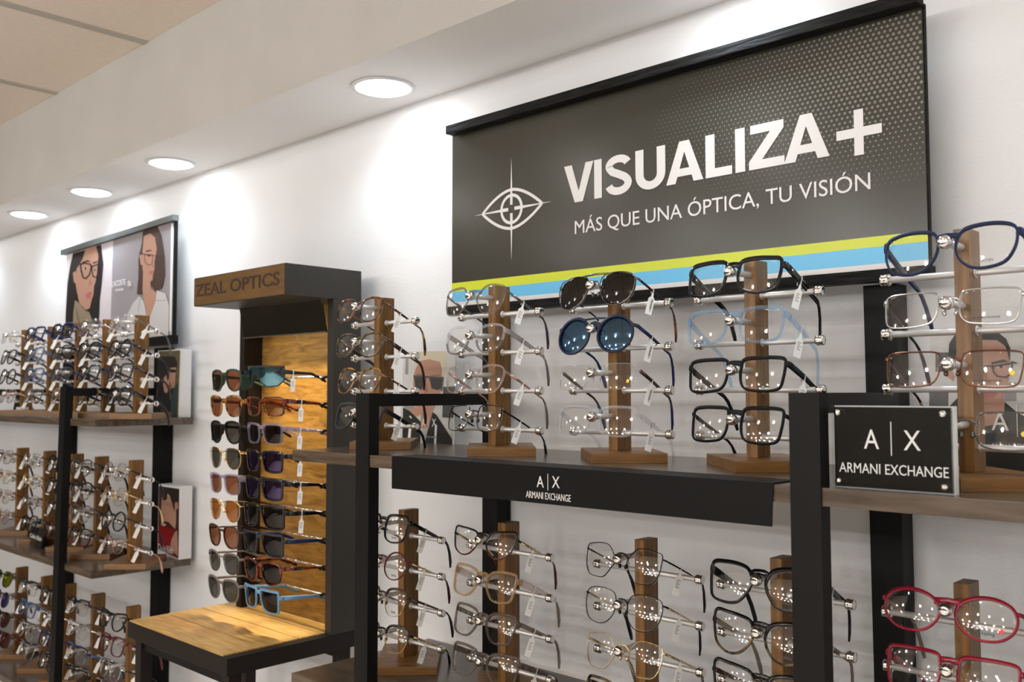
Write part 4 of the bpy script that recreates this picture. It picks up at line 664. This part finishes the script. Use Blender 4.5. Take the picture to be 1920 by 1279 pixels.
lab = [['wooden stand at the left end of the long upper shelf, beside the sunglasses tower', 'second wooden stand from the left on the long upper shelf', 'middle wooden stand on the long upper shelf, holding two sunglasses at top', 'wooden stand with all black and pale blue frames on the long upper shelf', 'rightmost wooden stand on the upper shelf, behind the acrylic sign'],
       ['leftmost wooden stand on the long lower shelf, right of the black post', 'second wooden stand from left on the long lower shelf', 'third wooden stand from left on the lower shelf, holding thin wire frames', 'wooden stand on the lower shelf partly hidden by the right black post', 'rightmost wooden stand on the lower shelf, holding red frames']]
for row, L_, g in ((0, SU, 'eyeglass stands on the long upper shelf'), (1, TL, 'eyeglass stands on the long lower shelf')):
    for i, s in enumerate(L_): make_stand(*s, lab[row][i], g)
near = ['nearest', 'second nearest', 'middle', 'second farthest', 'farthest']
for L_, sh in ((LP, 'top'), (LQ, 'middle'), (LR, 'bottom')):
    for i, s in enumerate(L_): make_stand(*s, '%s wooden eyeglass stand on the far left rack, %s shelf' % (near[i], sh), 'eyeglass stands on the far left rack, %s shelf' % sh)
GU, GL = 'eyewear on the long upper shelf', 'eyewear on the long lower shelf'
def u(i, k, label, **kw): on_stand(SU[i], k, label, kw.pop('cat', 'eyeglasses'), GU, **kw)
def l(i, k, label, **kw): on_stand(TL[i], k, label, kw.pop('cat', 'eyeglasses'), GL, **kw)
a1 = 'stand beside the sunglasses tower'
u(0, 0, 'brown tortoiseshell eyeglasses topmost on the stand beside the sunglasses tower', shape='panto', w=49, h=41, br=17, t=1.9, mat='tortoise', arm='tortoise', armh=4, tip='tortoise_amber')
u(0, 1, 'dark tortoiseshell eyeglasses with thick dark arms, second down beside the sunglasses tower', shape='panto', w=49, h=40, br=17, t=2.0, mat='tortoise_olive', arm='dark_brown', armh=8)
u(0, 2, 'round amber tortoiseshell eyeglasses with thin arms, third down beside the sunglasses tower', shape='panto', w=48, h=43, br=17, t=1.9, mat='tortoise_amber', arm='tortoise', armh=3.5, tip='dark_brown')
u(0, 3, 'thick matt charcoal eyeglasses half behind the black post, lowest beside the sunglasses tower', shape='square', w=48, h=40, br=18, t=3.2, mat='charcoal', arm='matte_black', armh=8)
u(1, 0, 'smoky see-through square eyeglasses topmost on the second upper stand', shape='geo', w=51, h=43, br=17, t=2.0, mat='smoke', arm='gunmetal', armh=3.5, tip='charcoal')
u(1, 1, 'pale grey crystal eyeglasses with wide clear arms, second down on second upper stand', shape='panto', w=50, h=41, br=17, t=2.2, mat='clear', mat2='smoke', arm='smoke', armh=8, tip='grey')
u(1, 2, 'pinkish crystal eyeglasses with thin rose arms, third down on second upper stand', shape='panto', w=51, h=42, br=17, t=2.0, mat='pink_clear', arm='rose_metal', armh=3.5, tip='grey')
u(1, 3, 'thin black and silver wire eyeglasses, lowest on second upper stand', shape='square', w=46, h=39, br=19, t=1.0, mat='black_wire', mat2='gunmetal', metal=True, arm='black_wire', armh=3, tip='black')
u(2, 0, 'dark brown aviator sunglasses with thin metal rims topmost on the middle upper stand', cat='sunglasses', shape='pilot', w=55, h=47, br=16, t=.9, mat='gunmetal', metal=True, double=True, lens_mat='lens_choc', arm='black_wire', armh=3.5, tip='tortoise', tagged='word')
u(2, 1, 'navy round sunglasses with blue mirror lenses and a red dot, middle upper stand', cat='sunglasses', shape='round', w=51, h=49, br=17, t=2.6, mat='slate_navy', double=True, lens_mat='lens_blue_mirror', arm='navy', armh=5, tagged='word', dot=('sticker_red', (.86, .62)))
u(2, 2, 'rimless eyeglasses with dark arms and a yellow dot, middle upper stand', shape='rect', w=52, h=36, br=17, t=.6, mat='clear', rimless=True, arm='bronze', armh=5, tip='navy', tagged='word', dot=('sticker_yellow', (.70, -.35)))
u(2, 3, 'fully clear crystal rectangular eyeglasses, lowest on the middle upper stand', shape='rect', w=52, h=38, br=16, t=2.4, mat='clear', arm='clear', armh=7)
u(3, 0, 'glossy thick black square eyeglasses topmost on the fourth upper stand', shape='square', w=52, h=41, br=17, t=3.1, mat='black', arm='black', armh=10)
u(3, 1, 'transparent pale blue eyeglasses on the fourth upper stand', shape='square', w=52, h=41, br=17, t=2.6, mat='ice_blue', arm='ice_blue', armh=8)
u(3, 2, 'wide matt black rectangular eyeglasses, third down on the fourth upper stand', shape='rect', w=54, h=39, br=17, t=2.6, mat='matte_black', arm='matte_black', armh=8)
u(3, 3, 'matt black eyeglasses with slim arms, lowest on the fourth upper stand', shape='rect', w=51, h=41, br=18, t=2.5, mat='matte_black', arm='matte_black', armh=5)
u(4, 0, 'matt navy blue round eyeglasses at the upper right, crossing the big sign edge', shape='panto', w=52, h=44, br=17, t=2.1, mat='matte_navy', arm='matte_navy', armh=9, print_='COLORTHIN')
u(4, 1, 'silver metal rectangular eyeglasses below the navy round pair', shape='rect', w=53, h=36, br=18, t=1.3, mat='silver_metal', metal=True, arm='charcoal', armh=4.5, tip='charcoal', print_='A|X  ARMANI EXCHANGE')
u(4, 2, 'brown metal rectangular eyeglasses with a yellow dot, before the portrait card', shape='rect', w=53, h=36, br=18, t=1.3, mat='brown_metal', metal=True, arm='dark_brown', armh=5, tip='tortoise', print_='A|X  ARMANI EXCHANGE', dot=('sticker_yellow', (.68, -.2)))
u(4, 3, 'dark silver metal eyeglasses with a yellow dot, partly behind the acrylic sign', shape='rect', w=52, h=36, br=18, t=1.3, mat='gunmetal', metal=True, arm='charcoal', armh=5, tip='charcoal', print_='A|X  ARMANI EXCHANGE', dot=('sticker_yellow', (.60, -.15)), dx=.012)
l(0, 0, 'small black eyeglasses topmost on the leftmost lower stand', shape='square', w=47, h=42, br=17, t=2.4, mat='black', arm='black', armh=7, print_='kipling')
l(0, 1, 'burgundy round eyeglasses with thin arms, second on the leftmost lower stand', shape='round', w=46, h=43, br=18, t=1.6, mat='burgundy', arm='gold_metal', armh=3, tip='dark_red', print_='kipling')
l(0, 2, 'black browline eyeglasses with thin gold lower rims, third on leftmost lower stand', shape='panto', w=48, h=42, br=18, t=1.5, mat='dark_brown', mat2='gold_metal', half=True, pads=True, arm='bronze', armh=4, tip='black', print_='kipling')
l(0, 3, 'black browline eyeglasses with gold rims, lowest on the leftmost lower stand', shape='panto', w=48, h=42, br=18, t=1.5, mat='black', mat2='gold_metal', half=True, pads=True, arm='gold_metal', armh=4, tip='black', print_='kipling')
l(1, 0, 'dark red and black cat-eye eyeglasses with striped thin arms', shape='cat', w=51, h=40, br=16, t=1.8, mat='black', mat2='dark_red', arm='gold_metal', armh=3.4, tip='dark_red')
l(1, 1, 'champagne crystal butterfly eyeglasses with wide pale arms', shape='butterfly', w=53, h=42, br=15, t=2.6, mat='champagne', arm='pink_clear', armh=11, tip='taupe')
l(1, 2, 'smoky brown crystal butterfly eyeglasses, third on the second lower stand', shape='butterfly', w=53, h=42, br=15, t=2.4, mat='taupe', arm='taupe', armh=7)
l(1, 3, 'grey-brown crystal butterfly eyeglasses, lowest on the second lower stand', shape='butterfly', w=54, h=41, br=15, t=2.8, mat='taupe', mat2='smoke', arm='taupe', armh=9, tip='charcoal')
l(2, 0, 'thin black wire geometric eyeglasses topmost on the third lower stand', shape='geo', w=52, h=45, br=17, t=.9, mat='black_wire', metal=True, arm='black_wire', armh=2.2, tip='black')
l(2, 1, 'thin black wire rounded eyeglasses with gold arms, third lower stand', shape='panto', w=50, h=46, br=17, t=.9, mat='black_wire', metal=True, arm='gold_metal', armh=2.6, tip='black')
l(2, 2, 'thin gold wire eyeglasses on the third lower stand', shape='geo', w=50, h=45, br=17, t=.9, mat='gold_metal', metal=True, arm='gold_metal', armh=3.2, tip='grey')
l(2, 3, 'brown crystal eyeglasses cut off by the bottom edge of the photo', shape='butterfly', w=52, h=42, br=16, t=2.4, mat='tortoise_olive', arm='dark_brown', armh=8, tagged=False)
l(3, 0, 'glossy black butterfly eyeglasses topmost beside the right black post', shape='butterfly', w=54, h=45, br=15, t=3.0, mat='black', arm='black', armh=10, print_='kipling')
l(3, 1, 'dark brown-black cat-eye eyeglasses, second beside the right black post', shape='cat', w=54, h=45, br=15, t=2.6, mat='black', mat2='tortoise_olive', arm='taupe', armh=7, print_='kipling')
l(3, 2, 'black cat-eye eyeglasses at the bottom edge beside the right black post', shape='cat', w=54, h=44, br=15, t=2.6, mat='black', arm='dark_red', armh=6, print_='kipling')
l(4, 0, 'dark red oval cat-eye eyeglasses with a red dot, lower right', shape='oval', w=52, h=39, br=17, t=2.4, mat='red', arm='champagne', armh=4, tip='taupe', print_='kipling', dot=('sticker_red', (.52, -.45)))
l(4, 1, 'bright red angular eyeglasses cut by the lower right edge', shape='rect', w=53, h=39, br=17, t=2.4, mat='red', arm='red', armh=6, print_='kipling')

# ------------------------------------------------------------------ the far left rack
def far(L_, sh, i, k, look, **kw):
    lv = ['top', 'second', 'third', 'lowest'][k]
    lb = '%s, %s on %s stand, far left %s shelf' % (look, lv, near[i], sh)
    on_stand(L_[i], k, lb, kw.pop('cat', 'eyeglasses'), 'eyewear on the far left rack, %s shelf' % sh, detail=False, **kw)
sq = dict(shape='square', w=51, h=40); rc = dict(shape='rect', w=53, h=37); pa = dict(shape='panto', w=49, h=42); ro = dict(shape='round', w=46, h=44)
wire = dict(t=.9, metal=True, armh=2.4)
P = [[('clear crystal glasses', dict(sq, t=2.2, mat='clear', arm='smoke', armh=6)), ('black round glasses', dict(ro, t=2.8, mat='black')), ('dark glasses with brown arms', dict(sq, t=2.4, mat='charcoal', arm='dark_brown', armh=8)), ('thick black glasses', dict(sq, t=3.4, mat='black', armh=11))],
     [('smoky grey glasses', dict(pa, t=2.2, mat='smoke', arm='silver_metal', armh=3.5)), ('black glasses', dict(pa, t=2.6, mat='black')), ('black glasses with navy arms', dict(sq, t=2.4, mat='black', arm='navy', armh=8)), ('dark tortoiseshell glasses', dict(pa, t=2.4, mat='tortoise_olive', arm='black', armh=8))],
     [('dark violet mirrored sunglasses', dict(sq, t=2.6, mat='navy', lens_mat='lens_dark', cat='sunglasses')), ('black glasses', dict(rc, t=1.8, mat='black_wire', arm='black', armh=8)), ('black glasses with navy arms', dict(rc, t=2.0, mat='charcoal', arm='navy', armh=8)), ('pale crystal glasses', dict(pa, t=2.0, mat='pink_clear', arm='champagne'))],
     [('navy wide glasses', dict(rc, t=3.0, mat='navy', armh=10)), ('blue-grey glasses', dict(rc, t=3.0, mat='blue_grey', armh=8)), ('light blue-grey glasses', dict(rc, t=3.2, mat='blue_grey', arm='blue_grey', armh=10)), ('grey crystal glasses', dict(rc, t=2.4, mat='smoke', arm='black', armh=7))],
     [('rimless pale glasses', dict(rc, t=.6, mat='clear', rimless=True, arm='gold_metal', armh=2.4)), ('black oval glasses', dict(pa, t=2.6, mat='black', armh=9)), ('black round glasses', dict(ro, t=2.4, mat='black', armh=7)), ('thin pinkish glasses', dict(pa, t=1.0, mat='rose_metal', metal=True, armh=2.4))]]
Q = [[('thin silver round glasses with black arms', dict(ro, **dict(wire, mat='silver_metal', arm='black', armh=4))), ('thin gold round glasses', dict(ro, **dict(wire, mat='gold_metal'))), ('black round glasses', dict(ro, t=2.2, mat='black', armh=4)), ('rose gold oval glasses', dict(shape='oval', w=48, h=38, **dict(wire, mat='rose_metal')))],
     [('silver and black glasses', dict(pa, t=1.6, mat='gunmetal', arm='black', armh=8)), ('black and silver glasses', dict(pa, t=2.4, mat='black', mat2='silver_metal', armh=6)), ('shiny silver glasses', dict(pa, t=2.0, mat='smoke', mat2='silver_metal', arm='black')), ('dark red and black glasses', dict(sq, t=2.2, mat='black', mat2='burgundy', armh=6))],
     [('black glasses', dict(pa, t=2.8, mat='black', armh=8)), ('black thick glasses', dict(sq, t=3.0, mat='black', armh=9)), ('dark brown glasses', dict(pa, t=2.4, mat='dark_brown')), ('dark red glasses', dict(pa, t=2.2, mat='dark_red'))],
     [('thin silver square glasses', dict(sq, **dict(wire, mat='silver_metal', arm='black_wire', armh=3))), ('thin gold square glasses', dict(sq, **dict(wire, mat='gold_metal', arm='black_wire', armh=3))), ('thin bronze glasses', dict(pa, **dict(wire, mat='bronze', armh=3))), ('black wide glasses', dict(pa, t=2.4, mat='black', armh=9))],
     [('thin brown metal glasses', dict(sq, **dict(wire, mat='brown_metal', arm='black_wire'))), ('thin gold glasses', dict(sq, **dict(wire, mat='gold_metal', arm='black_wire'))), ('thin rose glasses', dict(sq, **dict(wire, mat='rose_metal', arm='black_wire'))), ('thin pink round glasses', dict(ro, **dict(wire, mat='rose_metal', arm='black_wire')))]]
R = [[('black cat-eye glasses', dict(shape='cat', w=52, h=40, t=2.6, mat='black', armh=8)), ('burgundy square glasses', dict(sq, t=2.4, mat='burgundy', armh=7)), ('silver round glasses with a red dot', dict(ro, t=1.2, mat='silver_metal', metal=True, arm='black', armh=4, dot=('sticker_red', (.1, -.4)))), ('gold thin glasses', dict(pa, **dict(wire, mat='gold_metal')))],
     [('black top-rim glasses', dict(rc, t=1.4, mat='black', mat2='silver_metal', half=True, armh=5)), ('silver slim glasses', dict(rc, t=1.2, mat='silver_metal', metal=True, armh=3)), ('navy top-rim glasses', dict(rc, t=1.4, mat='navy', mat2='silver_metal', half=True, arm='blue_arm', armh=6)), ('black top-rim slim glasses', dict(rc, t=1.4, mat='black', mat2='champagne', half=True, armh=6))],
     [('dark glasses', dict(sq, t=2.4, mat='black')), ('silver slim glasses', dict(rc, t=1.2, mat='silver_metal', metal=True, armh=3)), ('navy glasses', dict(rc, t=2.2, mat='navy')), ('black square glasses', dict(sq, t=2.2, mat='black', armh=6))],
     [('black top-rim glasses', dict(rc, t=1.6, mat='black', mat2='silver_metal', half=True, armh=6)), ('blue glasses', dict(rc, t=2.6, mat='blue_arm', armh=8)), ('silver bright glasses', dict(pa, t=1.8, mat='smoke', mat2='silver_metal', arm='silver_metal', armh=3)), ('silver and blue glasses', dict(pa, t=1.2, mat='silver_metal', metal=True, arm='blue_arm', armh=4))],
     [('black sunglasses with yellow-green mirror lenses', dict(shape='pilot', w=52, h=44, t=1.6, mat='black', lens_mat='lens_green_mirror', cat='sunglasses', armh=5)), ('sunglasses with violet mirror lenses', dict(ro, t=1.2, mat='gunmetal', lens_mat='lens_violet', cat='sunglasses', armh=4)), ('brown fade sunglasses', dict(pa, t=1.8, mat='black', lens_mat='lens_fade', cat='sunglasses', armh=5)), ('burgundy fade sunglasses', dict(sq, t=2.2, mat='dark_red', lens_mat='lens_fade', cat='sunglasses', armh=6))]]
for L_, tab, sh in ((LP, P, 'top'), (LQ, Q, 'middle'), (LR, R, 'bottom')):
    for i in range(5):
        for k in range(4): far(L_, sh, i, k, tab[i][k][0], **dict(tab[i][k][1]))

# ------------------------------------------------------------------ sunglasses on the tower
def sun(col, k, label, tilt=4, dy=0, **kw):
    x = (-1.845, -1.695)[col]; z = TW_ROWS[k]
    kw.setdefault('armh', 8); kw.setdefault('droop', 1); kw.setdefault('bend', 92); kw.setdefault('wrap', 7.5); kw.setdefault('tagged', False)
    if kw.pop('up', 0): pass
    eyewear('sunglasses', label, 'sunglasses', (x + kw.pop('dx', 0), -.2150 + dy, ZC + z + kw.pop('dz', 0.004)), (-math.radians(tilt), 0, math.radians(rnd.uniform(-2, 2))), 'sunglasses on the tower', **kw)
sun(0, 0, 'dark green sunglasses with side shields and brown lenses, top left of the tower', shape='pilot', w=50, h=42, br=16, t=2.6, mat='green_leather', lens_mat='lens_brown', side=True)
sun(0, 1, 'amber tortoiseshell sunglasses with brown lenses on the left side of the tower', shape='panto', w=49, h=40, br=17, t=2.8, mat='tortoise_amber', lens_mat='lens_brown', arm='tortoise_red')
sun(0, 2, 'black sunglasses with side shields and grey lenses on the tower', shape='pilot', w=50, h=43, br=16, t=2.8, mat='matte_black', lens_mat='lens_dark', side=True)
sun(0, 3, 'gold wire aviator sunglasses with grey lenses on the left of the tower', shape='pilot', w=51, h=45, br=16, t=.9, mat='gold_metal', metal=True, lens_mat='lens_dark', armh=2.2)
sun(0, 4, 'clear lilac sunglasses with brown lenses on the left of the tower', shape='square', w=49, h=39, br=17, t=2.6, mat='lilac', lens_mat='lens_brown', arm='lilac')
sun(0, 5, 'gold wire aviator sunglasses with amber lenses on the tower', shape='pilot', w=51, h=45, br=16, t=.9, mat='gold_metal', metal=True, lens_mat='lens_amber', armh=2.2)
sun(0, 6, 'dark brown round sunglasses with brown lenses, left column of the tower', shape='panto', w=49, h=43, br=17, t=2.2, mat='dark_brown', lens_mat='lens_brown', armh=4)
sun(0, 7, 'grey browline sunglasses with dark lenses, second lowest left on the tower', shape='panto', w=50, h=42, br=18, t=1.4, mat='grey', mat2='gunmetal', half=True, lens_mat='lens_dark', armh=5)
sun(0, 8, 'pale grey sunglasses with dark lenses, lowest left on the tower', shape='panto', w=50, h=43, br=17, t=2.8, mat='grey', lens_mat='lens_dark', armh=6)
sun(1, 0, 'sport shield sunglasses with one blue-green mirrored lens at the tower top', shield=True, mat='charcoal', lens_mat='lens_shield', armh=9, tagged=True, tilt=2, dz=.007, dx=-.006, dy=-.012)
sun(1, 1, 'sport tortoiseshell sunglasses with yellow lenses on the tower', shape='rect', w=56, h=36, br=14, t=1.6, mat='tortoise_red', lens_mat='lens_yellow', armh=9, tagged=True, wrap=10)
sun(1, 2, 'clear lilac rectangular sunglasses with dark red lenses, right of the tower', shape='rect', w=55, h=36, br=15, t=2.8, mat='lilac', lens_mat='lens_choc', armh=9, tagged=True, wrap=9)
sun(1, 3, 'black sunglasses with violet lenses partly behind the walnut shelf end', shape='rect', w=55, h=39, br=16, t=2.8, mat='black', lens_mat='lens_purple', armh=9, wrap=9, tagged=True)
sun(1, 4, 'black sunglasses with violet lenses and a yellow arm mark, below the shelf end', shape='rect', w=55, h=39, br=16, t=3.0, mat='black', lens_mat='lens_purple', armh=9, tagged=True, wrap=9)
sun(1, 5, 'large black square sunglasses with nearly black lenses on the tower', shape='flat', w=57, h=42, br=15, t=2.8, mat='black', lens_mat='lens_choc', armh=10, tagged=True, wrap=10)
sun(1, 6, 'dark navy square sunglasses with black lenses on the tower', shape='flat', w=56, h=41, br=16, t=2.8, mat='charcoal', lens_mat='lens_choc', arm='matte_navy', armh=10, wrap=9, tagged=False)
sun(1, 7, 'red tortoiseshell sunglasses with reddish lenses, second lowest right on the tower', shape='panto', w=54, h=42, br=16, t=2.8, mat='tortoise_red', lens_mat='lens_choc', armh=8, wrap=9)
sun(1, 8, 'light blue flat-top sunglasses above the wooden tray', shape='flat', w=52, h=40, br=17, t=3.2, mat='sky_blue', lens_mat='lens_choc', armh=9, wrap=8)
